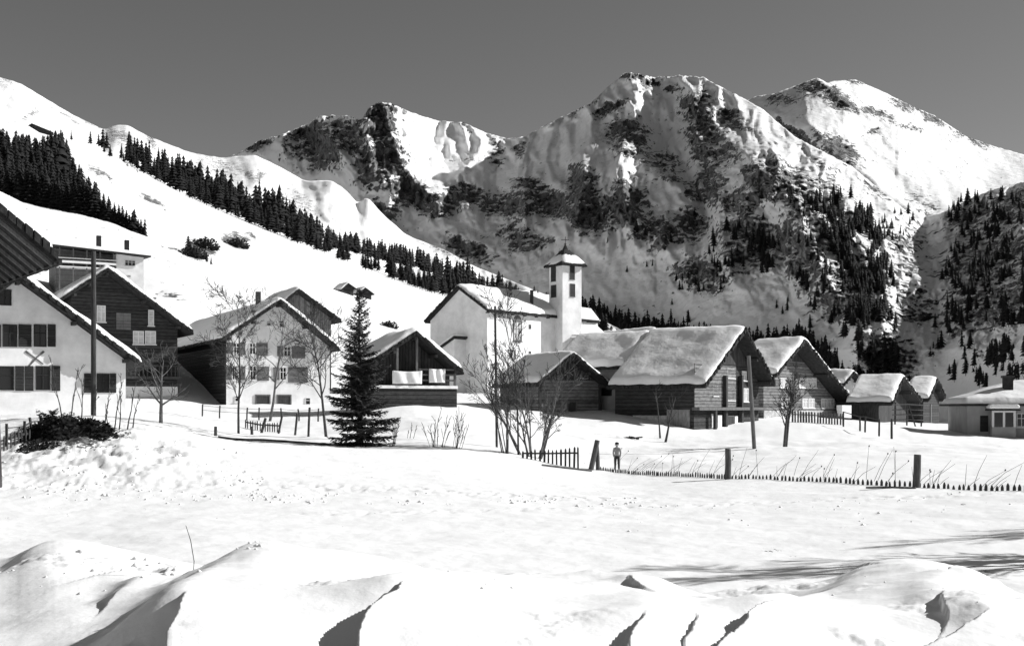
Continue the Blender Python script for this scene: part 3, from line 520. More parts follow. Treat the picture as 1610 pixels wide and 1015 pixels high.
for i in range(5):
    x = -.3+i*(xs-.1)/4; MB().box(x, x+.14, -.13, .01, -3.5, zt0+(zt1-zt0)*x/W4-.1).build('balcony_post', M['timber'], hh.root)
window(hh, 'front', (196, 409, 213, 418), mull=2); window(hh, 'front', (199, 432, 206, 436), mull=0)
for px_ in (162, 207):
    x = hit(hh, 'front', px_, 395)[0]; q = MB(); q.box(x-.25, x+.25, 3, 3.5, zt0, zt0+(1.9 if px_ < 200 else 1.6)); q.build('chimney', M['roof'], hh.root)
# white farmhouse in the middle
h6 = house('brown_barn', 'brown boarded barn gable rising behind the middle white farmhouse', 'barn', (470, 454), (424, 492), (537, 503), 432, 106, 29, 2.0, ov=(.7, .9, .5), wall='board_mid', snow=.4, seed=9, depth=3)
h5 = house('farmhouse', 'white farmhouse with a wide snowy gable roof and two rows of grey shutters', 'house', (441, 471), (350, 531), (534, 547), 314, 88, 28, .05, ov=(.5, .9, .5), wall='plaster', snow=.42, seed=11)
q = MB(); q.box(h5.wl-.03, h5.wl-.002, .02, h5.y1-.02, -1.5, h5.zwl-.05); q.build('side_wall_shade', M['log_dark'], h5.root)  # dark sheet over the white side wall, standing in for its shade
for r in ((367, 539, 376, 556), (392, 539, 402, 557), (446, 545, 457, 560), (365, 575, 373, 597), (393, 575, 402, 597), (440, 577, 450, 597), (480, 625, 488, 636), (369, 622, 377, 631), (439, 504, 447, 514), (419, 505, 426, 512)): window(h5, 'front', r, mull=1 if r[3]-r[1] > 12 else 0, fw=.045)
for r in ((357, 538, 366, 556), (377, 538, 386, 557), (403, 539, 421, 559), (436, 544, 445, 560), (459, 545, 480, 563), (355, 575, 364, 597), (376, 576, 386, 597), (404, 576, 423, 598), (430, 577, 439, 597), (453, 577, 484, 601)): shutter(h5, 'front', r, 'shutter_light', 2 if r[2]-r[0] > 15 else 1)
opening(h5, 'front', (437, 622, 456, 643)); opening(h5, 'front', (403, 622, 423, 640), 'cellar_door')
chimney(h5, -.6, 3.2, .35, h5.za-.6, h5.za+.95, 'timber_dark', False); 
xg = h5.wr; s0, z0 = hit(h5, 'front', 515, 560)
# open shed hung with washing
h7 = house('open_shed', 'dark open fronted shed hung with white sheets beside the church', 'shed', (655, 521), (580, 570), (728, 583), 612, 74, 25, .0, ov=(.35, 1.5, .3), wall='board_dark', snow=.4, seed=13)
zr7 = hit(h7, 'front', 655, 604)[1]
q = MB(); q.box(h7.wl, h7.wr, -1.3, -.02, -1.5, zr7-.3); q.build('low_wall', M['log_dark'], h7.root)
q = MB(); q.box(h7.wl, h7.wr+.05, -1.35, -.02, zr7-.295, zr7-.1); q.build('ledge_snow', M['snow'], h7.root)
for x in (h7.wl+.05, h7.wl*.45, .05, h7.wr-.18): MB().box(x, x+.14, -1.28, -1.14, zr7-.1, proofz(h7, x)-.25).build('post', M['timber'], h7.root)
for z in (.25, .6, .95): MB().box(.25, h7.wr-.2, -1.25, -1.18, zr7+z-.05, zr7+z+.05).build('rail', M['timber'], h7.root)
def sheet_cloth(name, label, h, r0, r1, d, sag):
    s0, z1 = hit(h, 'front', r0[0], r0[1]); s1, z0 = hit(h, 'front', r1[0], r1[1]); n, m = 17, 9; V = []; rt = h.root
    rm = Matrix.Rotation(h.th, 3, 'Z')
    for j in range(m):
        for i in range(n):
            a, b = i/(n-1), j/(m-1); p = Vector((s0+(s1-s0)*a, -d+.05*math.sin(a*14+b*2)*(1-b*.3), z1+(z0-z1)*(1-b)-sag*4*a*(1-a)*b)); V.append(rm@p+h.O)
    c = V[(m-1)*n].copy(); me = npmesh(name, [tuple(q-c) for q in V], gridfaces(m, n), M['cloth']); o = link(name, me); o.location = c
    so_ = o.modifiers.new('thick', 'SOLIDIFY'); so_.thickness = .012; tag(o, label, 'bed sheet', 'white sheets on the line'); return o
sheet_cloth('hanging_sheet', 'wide white bed sheet hanging in the shed, left of the middle post', h7, (606, 583), (652, 604), 1.4, .06)
sheet_cloth('hanging_sheet', 'narrower white bed sheet hanging in the shed, right of the middle post', h7, (663, 580), (688, 602), 1.4, .04)
# church
h8 = house('church', 'white village church with bell tower, snowy nave roof and tall side window', 'church', (719, 449), (668, 504), (767, 486), 842, 108, -42, 1.25, ov=(.4, .35, .0), wall='plaster', snow=.4, seed=15, beams=False, depth=2.5)
LOC = lambda p: Matrix.Rotation(-h8.th, 3, 'Z')@(p-h8.O)
window(h8, 'right', (807, 505, 820, 536), 'curtain', 'timber', mull=2)
s0, s1, z0, z1 = frect(h8, 'right', (807, 505, 820, 536)); q = MB(); cc = (s0+s1)/2; rr_ = (s1-s0)/2
for i in range(8):
    a0, a1 = math.pi*i/8, math.pi*(i+1)/8; q.hexa([(h8.wr-.01, cc, z1-.02), (h8.wr+.05, cc, z1-.02), (h8.wr+.05, cc+rr_*math.cos(a0), z1-.02+rr_*math.sin(a0)), (h8.wr-.01, cc+rr_*math.cos(a0), z1-.02+rr_*math.sin(a0)), (h8.wr-.01, cc+.001, z1-.019), (h8.wr+.05, cc+.001, z1-.019), (h8.wr+.05, cc+rr_*math.cos(a1), z1-.02+rr_*math.sin(a1)), (h8.wr-.01, cc+rr_*math.cos(a1), z1-.02+rr_*math.sin(a1))])
q.build('window_arch', M['timber'], h8.root)
for py in (513, 555): window(h8, 'right', (831.5, py-3, 834.5, py+4), mull=0, sill=False, frame='timber')
# choir: a narrower run of wall and roof
yc0, yc1 = h8.y1, h8.y1+4.8; wc = h8.wr-.75; sR = (h8.za-h8.zr)/h8.xr; sL = (h8.za-h8.zl)/-h8.xl
MB().prism([(h8.wl+.75, -2.5), (wc, -2.5), (wc, h8.za-sR*wc-.25), (0, h8.za-.25), (h8.wl+.75, h8.za+sL*(h8.wl+.75)-.25)], yc0+.002, yc1).build('choir_wall', M['plaster'], h8.root)
q = MB(); q.prism([(h8.xl+.4, h8.za+sL*(h8.xl+.4)-.19), (0, h8.za-.19), (0, h8.za-.01), (h8.xl+.4, h8.za+sL*(h8.xl+.4)-.01)], yc0+.002, yc1+.3); q.prism([(0, h8.za-.19), (h8.xr-.3, h8.za-sR*(h8.xr-.3)-.19), (h8.xr-.3, h8.za-sR*(h8.xr-.3)-.01), (0, h8.za-.01)], yc0+.002, yc1+.3); q.build('choir_roof', M['roof'], h8.root)
snow_slab((h8.xl+.4, h8.za+sL*(h8.xl+.4)-.01, 0, h8.za-.01, h8.xr-.3, h8.za-sR*(h8.xr-.3)-.01), yc0+.05, yc1+.3, .25, 16, h8.root)
h8c = H(); h8c.__dict__.update(h8.__dict__); h8c.wr = wc
window(h8c, 'right', (852, 511, 859, 541), mull=1, frame='timber')
q = MB(); q.box(h8.xr-.12, h8.xr+.02, -.3, h8.y1, h8.zr-.24, h8.zr-.19)
n_ = 9
for i in range(n_): y = -.2+i*(yc1-.2)/n_; q.box(h8.xr-.42, h8.xr-.05, y, y+.14, h8.zr-.32, h8.zr-.2)
q.build('eave_brackets', M['timber_dark'], h8.root)
p = LOC(at(836, 476, 112)); q = MB(); q.tube([(p.x, p.y, p.z-2.2), (p.x, p.y, p.z+1.25)], .17, 8); q.build('chimney', M['timber_dark'], h8.root)
# porch against the gable wall
s0, zA_ = hit(h8, 'front', 734, 531); s1, zB_ = hit(h8, 'front', 684, 566); d_ = 1.5
q = MB(); q.hexa([(s1, -d_, -2), (s0-.15, -d_, -2), (s0-.15, -.002, -2), (s1, -.002, -2), (s1, -d_, zB_-.1), (s0-.15, -d_, zA_-.1), (s0-.15, -.002, zA_-.1), (s1, -.002, zB_-.1)]); q.build('porch_wall', M['plaster'], h8.root)
q = MB(); q.hexa([(s1-.3, -d_-.3, zB_-.25), (s0+.1, -d_-.3, zA_-.05), (s0+.1, -.003, zA_-.05), (s1-.3, -.003, zB_-.25), (s1-.3, -d_-.3, zB_-.1), (s0+.1, -d_-.3, zA_+.12), (s0+.1, -.003, zA_+.12), (s1-.3, -.003, zB_-.1)]); q.build('porch_roof', M['roof'], h8.root)
snow_slab((s1-.3, zB_-.1, s0+.05, zA_+.12, s0+.1, zA_+.12), -d_-.3, -.02, .35, 17, h8.root, .08)
# bell tower (its own rotation)
tw = 2.3; TA = R(-57); C_ = at(884.5, 620, 112); C_.z = h8.O.z-1
tr = bpy.data.objects.new('tower', None); COL.objects.link(tr); tr.parent = h8.root; tr.location = LOC(C_); tr.rotation_euler = (0, 0, TA-h8.th)
zt = at(0, 415, 112).z-C_.z
def tmb(mb, name, m, parent=None, smooth=False):   # tower pieces hang straight on the church
    T_ = Matrix.Translation(LOC(C_))@Matrix.Rotation(TA-h8.th, 4, 'Z'); mb.v = [tuple(T_@Vector(v_)) for v_ in mb.v]; return mb.build(name, M[m], parent or h8.root, smooth)
bpy.data.objects.remove(tr)
tower = tmb(MB().box(-tw, 0, 0, tw, -1.5, zt), 'tower', 'plaster')
ht = H(); ht.th = TA; ht.u = Vector((math.cos(TA), math.sin(TA), 0)); ht.v = Vector((-math.sin(TA), math.cos(TA), 0)); ht.O = C_; ht.wl, ht.wr = -tw, 0
for face, r in (('front', (867, 419, 874, 442)), ('front', (867, 448, 874.5, 467)), ('right', (896, 418, 903, 439)), ('right', (896.5, 446, 903.5, 466))):
    s0, s1, z0, z1 = frect(ht, face, r); q = MB(); fbox(q, ht, face, s0, s1, z0, z1, -.05, .03); lo = tmb(q, 'belfry_louvre', 'shutter', tower)
    q = MB(); fbox(q, ht, face, s0-.03, s0-.002, z0, z1, -.02, .05); fbox(q, ht, face, s1+.002, s1+.03, z0, z1, -.02, .05); fbox(q, ht, face, s0-.05, s1+.05, z0-.05, z0-.002, -.02, .08); tmb(q, 'louvre_frame', 'timber', tower)
e_ = .38; cx_, cy_ = -tw/2, tw/2; hw = tw/2+e_; zap = at(0, 393, 112).z-C_.z
q = MB(); pr = [(hw, zt-.12), (hw, zt+.05), (hw*.5, zt+.95), (.30, zt+1.6)]
for (r0, z0), (r1, z1) in zip(pr[:-1], pr[1:]):
    for i in range(4):
        c, s_ = [(1, 1), (-1, 1), (-1, -1), (1, -1)][i], [(1, 1), (-1, 1), (-1, -1), (1, -1)][(i+1) % 4]
        q.quad((cx_+c[0]*r0, cy_+c[1]*r0, z0), (cx_+s_[0]*r0, cy_+s_[1]*r0, z0), (cx_+s_[0]*r1, cy_+s_[1]*r1, z1), (cx_+c[0]*r1, cy_+c[1]*r1, z1))
q.quad((cx_-hw, cy_-hw, zt-.12), (cx_-hw, cy_+hw, zt-.12), (cx_+hw, cy_+hw, zt-.12), (cx_+hw, cy_-hw, zt-.12))
for i in range(11):
    for sgn in (-1, 1):
        a = -hw+.05+i*(2*hw-.2)/10; q.box(cx_+a, cx_+a+.13, min(cy_+sgn*hw, cy_+sgn*(hw+.07)), max(cy_+sgn*hw, cy_+sgn*(hw+.07)), zt-.14, zt+.04); q.box(min(cx_+sgn*hw, cx_+sgn*(hw+.07)), max(cx_+sgn*hw, cx_+sgn*(hw+.07)), cy_+a, cy_+a+.13, zt-.14, zt+.04)
tmb(q, 'tower_roof', 'roof')
# snow on the tower roof: a rounded collar leaving the tip bare
q = MB(); ring = [(hw*.98, zt+.055), (hw*.97, zt+.17), (hw*.86, zt+.42), (hw*.64, zt+.86), (hw*.46, zt+1.06)]; K = 24; rs = random.Random(4)
def sq(a, r): c, s_ = math.cos(a), math.sin(a); m_ = max(abs(c), abs(s_))**.85; return cx_+c/m_*r, cy_+s_/m_*r
V = []; 
for j, (r, z) in enumerate(ring):
    for i in range(K): a = 2*math.pi*i/K+.01; x, y = sq(a, r*(1+.03*rs.uniform(-1, 1))); V.append((x, y, z+.05*rs.uniform(-1, 1)*(j > 0)))
q.v = V; q.f = [(j*K+i, j*K+(i+1) % K, (j+1)*K+(i+1) % K, (j+1)*K+i) for j in range(len(ring)-1) for i in range(K)]
tmb(q, 'tower_snow', 'snow', tower, True)
q = MB(); q.tube([(cx_, cy_, zt+1.0), (cx_, cy_, zt+1.4), (cx_, cy_, zt+2.15)], [.52, .40, .06], 8); tmb(q, 'tower_spike', 'roof', tower)
q = MB(); q.tube([(cx_, cy_, zt+1.9), (cx_, cy_, zt+2.9)], .035, 6); q.tube([(cx_-.28, cy_-.28, zt+2.6), (cx_+.28, cy_+.28, zt+2.6)], .035, 6); q.tube([(cx_, cy_, zt+2.08), (cx_, cy_, zt+2.18), (cx_, cy_, zt+2.28)], [.05, .12, .05], 8); tmb(q, 'cross', 'metal', tower)
q = MB(); q.tube([(-tw-.04, .1, zt-.1), (-tw-.05, .1, -1)], .05, 6); tmb(q, 'downpipe', 'metal', tower)
# sacristy and apse at the right of the tower
def pix_block(pts, depth_vec, zb_, name, m):   # pts: (px, py_top, Y) left and right; walls going back along depth_vec
    a, b = [LOC(at(*p_)) for p_ in pts]; d = Vector(depth_vec); q = MB()
    q.hexa([(a.x, a.y, zb_), (b.x, b.y, zb_), (b.x+d.x, b.y+d.y, zb_), (a.x+d.x, a.y+d.y, zb_), a, b, (b.x+d.x, b.y+d.y, b.z), (a.x+d.x, a.y+d.y, a.z)]); return q.build(name, M[m], h8.root)
back = Matrix.Rotation(-h8.th, 3, 'Z')@Vector((-.3, 4, 0))
pix_block(((917, 541, 112), (956, 543, 114)), back, -2.5, 'sacristy_wall', 'plaster')
pix_block(((912, 506, 116), (940, 508, 117)), back*.8, -1, 'apse_wall', 'plaster')
def pix_roof(e0, e1, r1, r0, name, t=.15, sn=.3):
    p_ = [LOC(at(*q_)) for q_ in (e0, e1, r1, r0)]; n = Vector((0, 0, t)); q = MB(); q.hexa(p_+[a+n for a in p_]); q.build(name, M['roof'], h8.root)
    q = MB(); c = sum(p_, Vector())/4; q.hexa([a+(c-a)*.03+Vector((0, 0, t+.003)) for a in p_]+[a+(c-a)*.1+Vector((0, 0, t+sn)) for a in p_]); o = q.build('roof_snow', M['snow'], h8.root); b_ = o.modifiers.new('round', 'BEVEL'); b_.width = .14; b_.segments = 3; return o
pix_roof((898, 540, 111.2), (966, 541, 113.6), (936, 513, 117.5), (908, 511, 116.5), 'sacristy_roof')
pix_roof((910, 504, 115.5), (943, 507, 116.8), (930, 490, 120), (914, 488, 119), 'apse_roof')
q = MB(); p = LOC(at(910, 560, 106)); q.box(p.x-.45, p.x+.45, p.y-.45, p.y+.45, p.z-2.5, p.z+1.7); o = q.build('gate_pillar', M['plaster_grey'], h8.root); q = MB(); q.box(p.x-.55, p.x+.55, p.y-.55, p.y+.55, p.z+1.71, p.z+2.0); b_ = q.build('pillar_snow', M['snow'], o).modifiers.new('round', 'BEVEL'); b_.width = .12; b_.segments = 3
# log barn in front of the church
h9 = house('log_barn', 'low weathered log barn with drooping snowy roof in front of the church', 'barn', (902, 555), (846, 602), (964, 607), 826, 80, 27, -.7, ov=(.5, .9, .4), wall='log_mid', snow=.32, seed=19, gable=('board_dark', 2.6))
q = MB(); q.box(h9.wl-.02, h9.wr+.02, -.05, .0, -1.5, .35); q.build('stone_base', M['stone'], h9.root)
opening(h9, 'front', (893, 632, 905, 656)); 
for x in (h9.wl, h9.wr-.18): MB().box(x, x+.18, -.16, -.005, .36, proofz(h9, x)-.3).build('corner_post', M['timber_dark'], h9.root)
# big chalet
h10 = house('big_chalet', 'large chalet with a broad snow covered roof, standing right of the church', 'house', (1172, 516), (1110, 604), (1219, 602), 1022, 80, 55, -1.5, ov=(.5, 1.1, .4), wall='log_dark', snow=.36, seed=21, gable=('board_dark', 4.5))
zf = hit(h10, 'front', 1140, 640)[1]
q = MB(); fbox(q, h10, 'front', h10.wl, .75, zf+.02, hit(h10, 'front', 1150, 575)[1], 0, .05); q.build('lit_upper_wall', M['log_mid'], h10.root)  # lighter logs put the sunlit part of the gable into the colour
q = MB(); fbox(q, h10, 'front', h10.wl-.3, h10.wr+.2, zf-.2, zf, 0, .55); q.build('floor_beam', M['timber'], h10.root)
for px_ in (1116, 1137, 1162):
    s0, _ = hit(h10, 'front', px_, 640); q = MB(); fbox(q, h10, 'front', s0-.13, s0+.13, -1.5, hit(h10, 'front', px_, 590)[1] if px_ > 1120 else zf-.21, .06 if px_ > 1120 else .3, .3 if px_ > 1120 else .5); q.build('post', M['timber_dark'], h10.root)
for r in ((1143, 579, 1154, 594), (1166, 583, 1173, 598), (1142, 608, 1154, 629), (1166, 610, 1176, 631), (1120, 606, 1128, 622)): window(h10, 'front', r, 'curtain', mull=1)
for r in ((1118, 650, 1123, 672), (1127, 652, 1133, 672), (1154, 654, 1158, 672)): s0, s1, z0, z1 = frect(h10, 'front', r); q = MB(); fbox(q, h10, 'front', s0, s1, z0, z1, .0, .1); q.build('stone_pier', M['plaster'], h10.root)
opening(h10, 'front', (1138, 655, 1152, 674), 'cellar_door')
# side bay boarding on the long wall, low annex at the far end
q = MB(); q.box(h10.wl-.04, h10.wl-.002, .3, 2.0, -1.5, 1.35); q.build('side_boards', M['board_mid'], h10.root)
q = MB(); q.box(h10.wl-.03, h10.wl-.002, 2.01, 4.6, -1.5, .95); q.build('side_plaster', M['stone'], h10.root)
ya, yb = h10.y1+.45, h10.y1+6.2; zx = lambda x: proofz(h10, x); xe = h10.xl*.62
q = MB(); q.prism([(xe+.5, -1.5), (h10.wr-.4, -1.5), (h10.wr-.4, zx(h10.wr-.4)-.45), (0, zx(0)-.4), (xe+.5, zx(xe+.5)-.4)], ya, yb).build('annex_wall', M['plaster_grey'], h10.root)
q = MB(); q.prism([(xe, zx(xe)-.32), (0, zx(0)-.3), (0, zx(0)-.14), (xe, zx(xe)-.16)], ya, yb+.4); q.prism([(0, zx(0)-.3), (h10.xr-.3, zx(h10.xr-.3)-.32), (h10.xr-.3, zx(h10.xr-.3)-.16), (0, zx(0)-.14)], ya, yb+.4); q.build('annex_roof', M['roof'], h10.root)
snow_slab((xe, zx(xe)-.155, 0, zx(0)-.135, h10.xr-.3, zx(h10.xr-.3)-.155), ya-.1, yb+.4, .45, 23, h10.root)
q = MB(); q.box(xe+.44, xe+.497, ya+1.2, ya+2.2, zx(xe)-2.2, zx(xe)-1.0); q.build('window', M['glass'], h10.root)
# chalet to its right
h11 = house('windowed_chalet', 'tall log chalet with two rows of bright windows under a deep gable', 'house', (1266, 534), (1221, 588), (1344, 632), 1190, 92, 51, -.95, ov=(.6, 1.4, .4), wall='log_mid', snow=.45, seed=25, gable=('board_dark', hit(h10, 'front', 1266, 590)[1]+.6))
for r in ((1256, 594, 1264, 609), (1265, 594, 1274, 609), (1275, 594, 1283, 609), (1226, 594, 1236, 609), (1261, 626, 1270, 641), (1271, 626, 1280, 641), (1291, 626, 1300, 641), (1301, 626, 1311, 641), (1228, 626, 1238, 640)): window(h11, 'front', r, 'curtain', mull=1)
q = MB(); fbox(q, h11, 'front', h11.wl, h11.wr, -1.5, .7, 0, .05); q.build('stone_base', M['stone'], h11.root)
# barns and houses farther right
h12 = house('right_barn', 'barn with snowy roof and dark gable behind the hay rack', 'barn', (1421, 592), (1403, 632), (1450, 629), 1350, 100, 60, -1.35, ov=(.4, 1.2, .4), wall='board_dark', snow=.42, seed=27)
h13 = house('small_barn', 'small dark barn tucked close behind the right end of the barn with the hay rack', 'barn', (1474, 595), (1461, 626), (1487, 625), 1434, 112, 60, -1.5, ov=(.3, .6, .3), wall='log_dark', snow=.42, seed=29, depth=3)
q = MB(); fbox(q, h13, 'front', -.6, -.2, -.5, 1.8, 0, .08); q.build('door', M['timber'], h13.root)
h15 = house('hidden_house', 'snow roofed house of which only the ridge shows behind the big chalet', 'house', (1031, 517), (1008, 538), (1054, 541), 948, 124, 35, .2, wall='plaster', snow=.4, seed=31, depth=4)
h16 = house('white_house', 'pale house with a snowy roof half hidden behind the tall log chalet', 'house', (1343, 584), (1328, 603), (1366, 607), 1300, 118, 40, -1.0, wall='plaster', snow=.42, seed=33, depth=4)
# villa at the right edge
hv = H(); hv.th = R(-12); hv.u = Vector((math.cos(hv.th), math.sin(hv.th), 0)); hv.v = Vector((-math.sin(hv.th), math.cos(hv.th), 0)); hv.O = at(1521, 690, 78); hv.root = empty('villa', hv.O, hv.th); tag(hv.root, 'grey villa with hipped snowy roof and glazed bay at the right edge', 'house'); hv.wl, hv.wr = 0, 9.5
zt = at(0, 638, 78).z-hv.O.z
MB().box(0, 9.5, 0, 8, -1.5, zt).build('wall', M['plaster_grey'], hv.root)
q = MB(); a, b, c, d, rz = -.55, 10.05, -.55, 8.55, zt+1.75
q.hexa([(a, c, zt+.002), (b, c, zt+.002), (b, d, zt+.002), (a, d, zt+.002), (a, c, zt+.16), (b, c, zt+.16), (b, d, zt+.16), (a, d, zt+.16)]); q.build('roof', M['roof'], hv.root)
n = 40; SX, SY = np.meshgrid(np.linspace(a+.05, b-.05, n), np.linspace(c+.05, d-.05, n)); de = np.minimum(np.minimum(SX-a, b-SX), np.minimum(SY-c, d-SY))-.05
Z = zt+.162+np.minimum(de*.32, 1.5)+.3*np.sqrt(np.clip(1-(1-np.clip(de/.3, 0, 1))**2, 0, 1))+.08*fbm(SX/1.5, SY/1.5, 3, 66)*np.clip(de*2, 0, 1)
link('roof_snow', npmesh('roof_snow', np.stack([SX, SY, Z], 2).reshape(-1, 3), gridfaces(n, n), M['snow']), hv.root)
q = MB(); x, _ = hit(hv, 'front', 1594, 610); q.box(x-.3, x+.3, 1.6, 2.2, zt+.9, zt+1.95); o = q.build('chimney', M['roof'], hv.root); q = MB(); q.box(x-.38, x+.38, 1.52, 2.28, zt+1.955, zt+2.1); q.build('chimney_cap', M['timber_dark'], o)
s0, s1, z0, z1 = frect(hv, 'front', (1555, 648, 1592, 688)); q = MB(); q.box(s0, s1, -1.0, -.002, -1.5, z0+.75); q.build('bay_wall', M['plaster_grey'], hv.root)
q = MB()
for x in (s0, (s0+s1)/2-.06, s1-.14): q.box(x, x+.14, -1.0, -.86, z0+.752, z1)
q.box(s0, s1, -1.001, -.86, z1+.002, z1+.12); o = q.build('bay_frame', M['trim'], hv.root)
MB().box(s0+.1, s1-.1, -.93, -.9, z0+.76, z1-.01).build('pane', M['glass'], o)
q = MB(); q.box(s0-.25, s1+.25, -1.3, -.003, z1+.125, z1+.22); q.build('bay_roof', M['roof'], hv.root)
q = MB(); q.box(s0-.22, s1+.22, -1.28, -.01, z1+.222, z1+.55); o = q.build('bay_snow', M['snow'], hv.root); b_ = o.modifiers.new('round', 'BEVEL'); b_.width = .2; b_.segments = 4
window(hv, 'front', (1598, 649, 1614, 671), mull=1); shutter(hv, 'front', (1541, 653, 1554, 678)); 
# two hay barns on the hill, a hut high above
def hill_Y(px, py):
    px_ = np.array([[float(px)]]); t = (bB(px_)-py)/(bB(px_)-cB(px_)); return float(dB(px_, np.array([[float(py)]]), np.clip(t, 0, 1))[0, 0])
def up_Y(px, py):
    px_ = np.array([[float(px)]]); t = (bA(px_)-py)/(bA(px_)-cA(px_)); return float(dA(px_, np.array([[float(py)]]), np.clip(t, 0, 1))[0, 0])
def mt_Y(px, py): return float(mt_depth(np.array([[float(px)]]), np.array([[float(py)]]), None)[0, 0])
for (A_, EL_, ER_, F_, by, lb, sd) in (((548, 444.5), (536, 455), (561, 453.5), 534, 463, 'left one of two tiny hay barns alone on the snowy hillside', 41), ((575, 451.5), (562, 461), (589, 462), 562, 469, 'right one of two tiny hay barns, partly behind the spruce tip', 43)):
    Yb = hill_Y(A_[0], by); house('hay_barn', lb, 'barn', A_, EL_, ER_, F_, Yb, 35, (HY-by)/FPX*Yb, ov=(.5, .8, .4), wall='log_dark', snow=.5, seed=sd, group='hay barns on the hillside', depth=3, rag=False)
Yb = up_Y(60, 208); house('alpine_hut', 'low dark alpine hut high on the slope at the upper left', 'hut', (50, 194), (32, 206), (84, 208), 57, Yb, 20, (HY-208)/FPX*Yb, ov=(.6, 1, .5), wall='log_dark', snow=.5, seed=45, depth=1.5, rag=False)

# ------------------------------------------------------------------ conifers
def conifer(seed, tiers, n, rad=.19):
    """unit-height conifer: drooping jagged skirts round a thin trunk"""
    rs = random.Random(seed); V = []; F = []
    for k in range(4): a = k*math.pi/2; V.append((.018*math.cos(a), .018*math.sin(a), -.08))
    V.append((0, 0, .6)); F += [(k, (k+1) % 4, 4) for k in range(4)]
    for i in range(tiers):
        f = i/tiers; z1 = .08+.92*((i+1.5)/(tiers+.5))**.92; z1 = min(z1, 1.0); r = rad*(1-f)**.85*rs.uniform(.85, 1.12)+.012; z0 = .05+.93*f**.95
        c = len(V); V.append((rs.uniform(-.008, .008), rs.uniform(-.008, .008), z1)); ph = rs.uniform(0, 6.28)
        for k in range(2*n):
            a = ph+math.pi*k/n+rs.uniform(-.12, .12); q = r*(rs.uniform(.8, 1.25) if k % 2 == 0 else rs.uniform(.45, .65)); V.append((q*math.cos(a), q*math.sin(a), z0+(rs.uniform(-.03, .015) if k % 2 == 0 else rs.uniform(.015, .04))))
        F += [(c, c+1+k, c+1+(k+1) % (2*n)) for k in range(2*n)]
    return np.array(V), np.array(F)
con_hi = [npmesh('conifer', *conifer(s_, 11, 6, r_), M['needle_far'], False) for s_, r_ in ((1, .24), (2, .19), (3, .27), (4, .22), (5, .18), (6, .25), (7, .30), (8, .2))]
con_lo = [conifer(s_, 6, 4, r_) for s_, r_ in ((11, .25), (12, .2), (13, .3), (14, .22), (15, .18), (16, .33))]
def put_conifer(px, py, Y, hpx, rs, label, group):
    o = link('conifer', rs.choice(con_hi)); o.location = at(px, py, Y); hm = hpx*Y/FPX; sx = hm*rs.uniform(.85, 1.25); o.scale = (sx, sx, hm*1.04); o.rotation_euler = (rs.uniform(-.03, .03), rs.uniform(-.03, .03), rs.uniform(0, 6.3))
    tag(o, label, 'conifer', group)
rs = random.Random(77)
forest = []     # (px, py base, Y, height in px) of the trees that make up the far wood
# wood below the hillside at the left
top = pl([(-60, 195), (0, 205), (40, 214), (62, 222), (80, 206), (100, 209), (122, 262), (150, 288), (175, 318), (205, 335), (215, 330), (235, 380)])
pts = []
for i in range(7000):
    px = rs.uniform(-40, 237); lo = float(cC(px))+6; hi = float(top(px))
    hp = rs.uniform(38, 62) if px < 150 else rs.uniform(32, 46)
    py = rs.uniform(hi+hp*.9, max(lo, hi+hp*.95)); 
    if py > lo: continue
    if all((px-a)**2+((py-b)*1.2)**2 > 62 for a, b, c in pts): pts.append((px, py, hp))
pts.append((88, 275, 70)); pts.append((96, 300, 80)); pts.append((228, 384, 42)); pts.append((210, 378, 48))
for px, py, hp in pts[:150]: put_conifer(px, py, max(hill_Y(px, py), 228), hp, rs, 'dark conifer in the dense wood that fills the hollow at the upper left', 'conifers of the left wood')
for px, py, hp in pts[150:]: forest.append((px, py, max(hill_Y(px, py), 228), hp))
# band along the crest of the snowy hill
hgt = pl([(150, 22), (190, 24), (200, 32), (260, 46), (330, 44), (400, 50), (440, 58), (480, 48), (520, 36), (600, 40), (680, 42), (760, 42), (860, 36), (950, 34)])
gaps = [(176, 186), (474, 478), (517, 528), (547, 566), (597, 607), (622, 626)]
n_c = 0
px = 152.0
while px < 960:
    px += rs.uniform(6, 14) if px < 190 else (rs.uniform(3.2, 6.2) if px < 620 else rs.uniform(2, 4.2))
    if any(a < px < b for a, b in gaps) or (118 < px < 150): continue
    py = float(cB(px))+rs.uniform(-1, 4); Yb = hill_Y(px, min(py+2, float(bB(px)))); hp = float(hgt(px))*rs.uniform(.5, 1.08)*(1+.5*float(fbm(px/26, 0, 2, 12)))
    if fbm(px/12, 5, 2, 14) < -.30: continue
    if n_c < 146: put_conifer(px, py, Yb*1.004, hp, rs, 'dark conifer in the long row along the crest of the snowy hill', 'conifers along the hill crest'); n_c += 1
    else: forest.append((px, py, Yb*1.004, hp))
for i in range(760):   # the ranks behind
    px = rs.uniform(200, 960)
    if 522 < px < 700: continue
    cy = float(cB(px)); off = rs.uniform(2, 22 if px < 520 else 30); py = cy-off
    if fbm(px/20, off/20, 3, 16) < -.12: continue
    forest.append((px, py, float(ybA(px))*.985, float(hgt(px))*rs.uniform(.4, .98)))
up_line = pl([(516, 384), (560, 394), (600, 404), (640, 414), (700, 430), (760, 452), (860, 482), (930, 510)])
for i in range(190):
    px = rs.uniform(518, 760); py = float(up_line(px))+rs.uniform(-3, 6)+(0 if px < 690 else rs.uniform(0, 22)); forest.append((px, py, min(up_Y(px, py), float(ybA(px))*1.05) if px < 900 else float(ybA(px)), rs.uniform(16, 30)))
for px, py, hp in ((112, 220, 16), (142, 226, 20), (155, 228, 18), (162, 232, 30), (168, 234, 26), (300, 400, 20), (310, 408, 24), (325, 412, 16), (296, 396, 26), (332, 416, 14)): forest.append((px, py, hill_Y(px, py+2), hp))
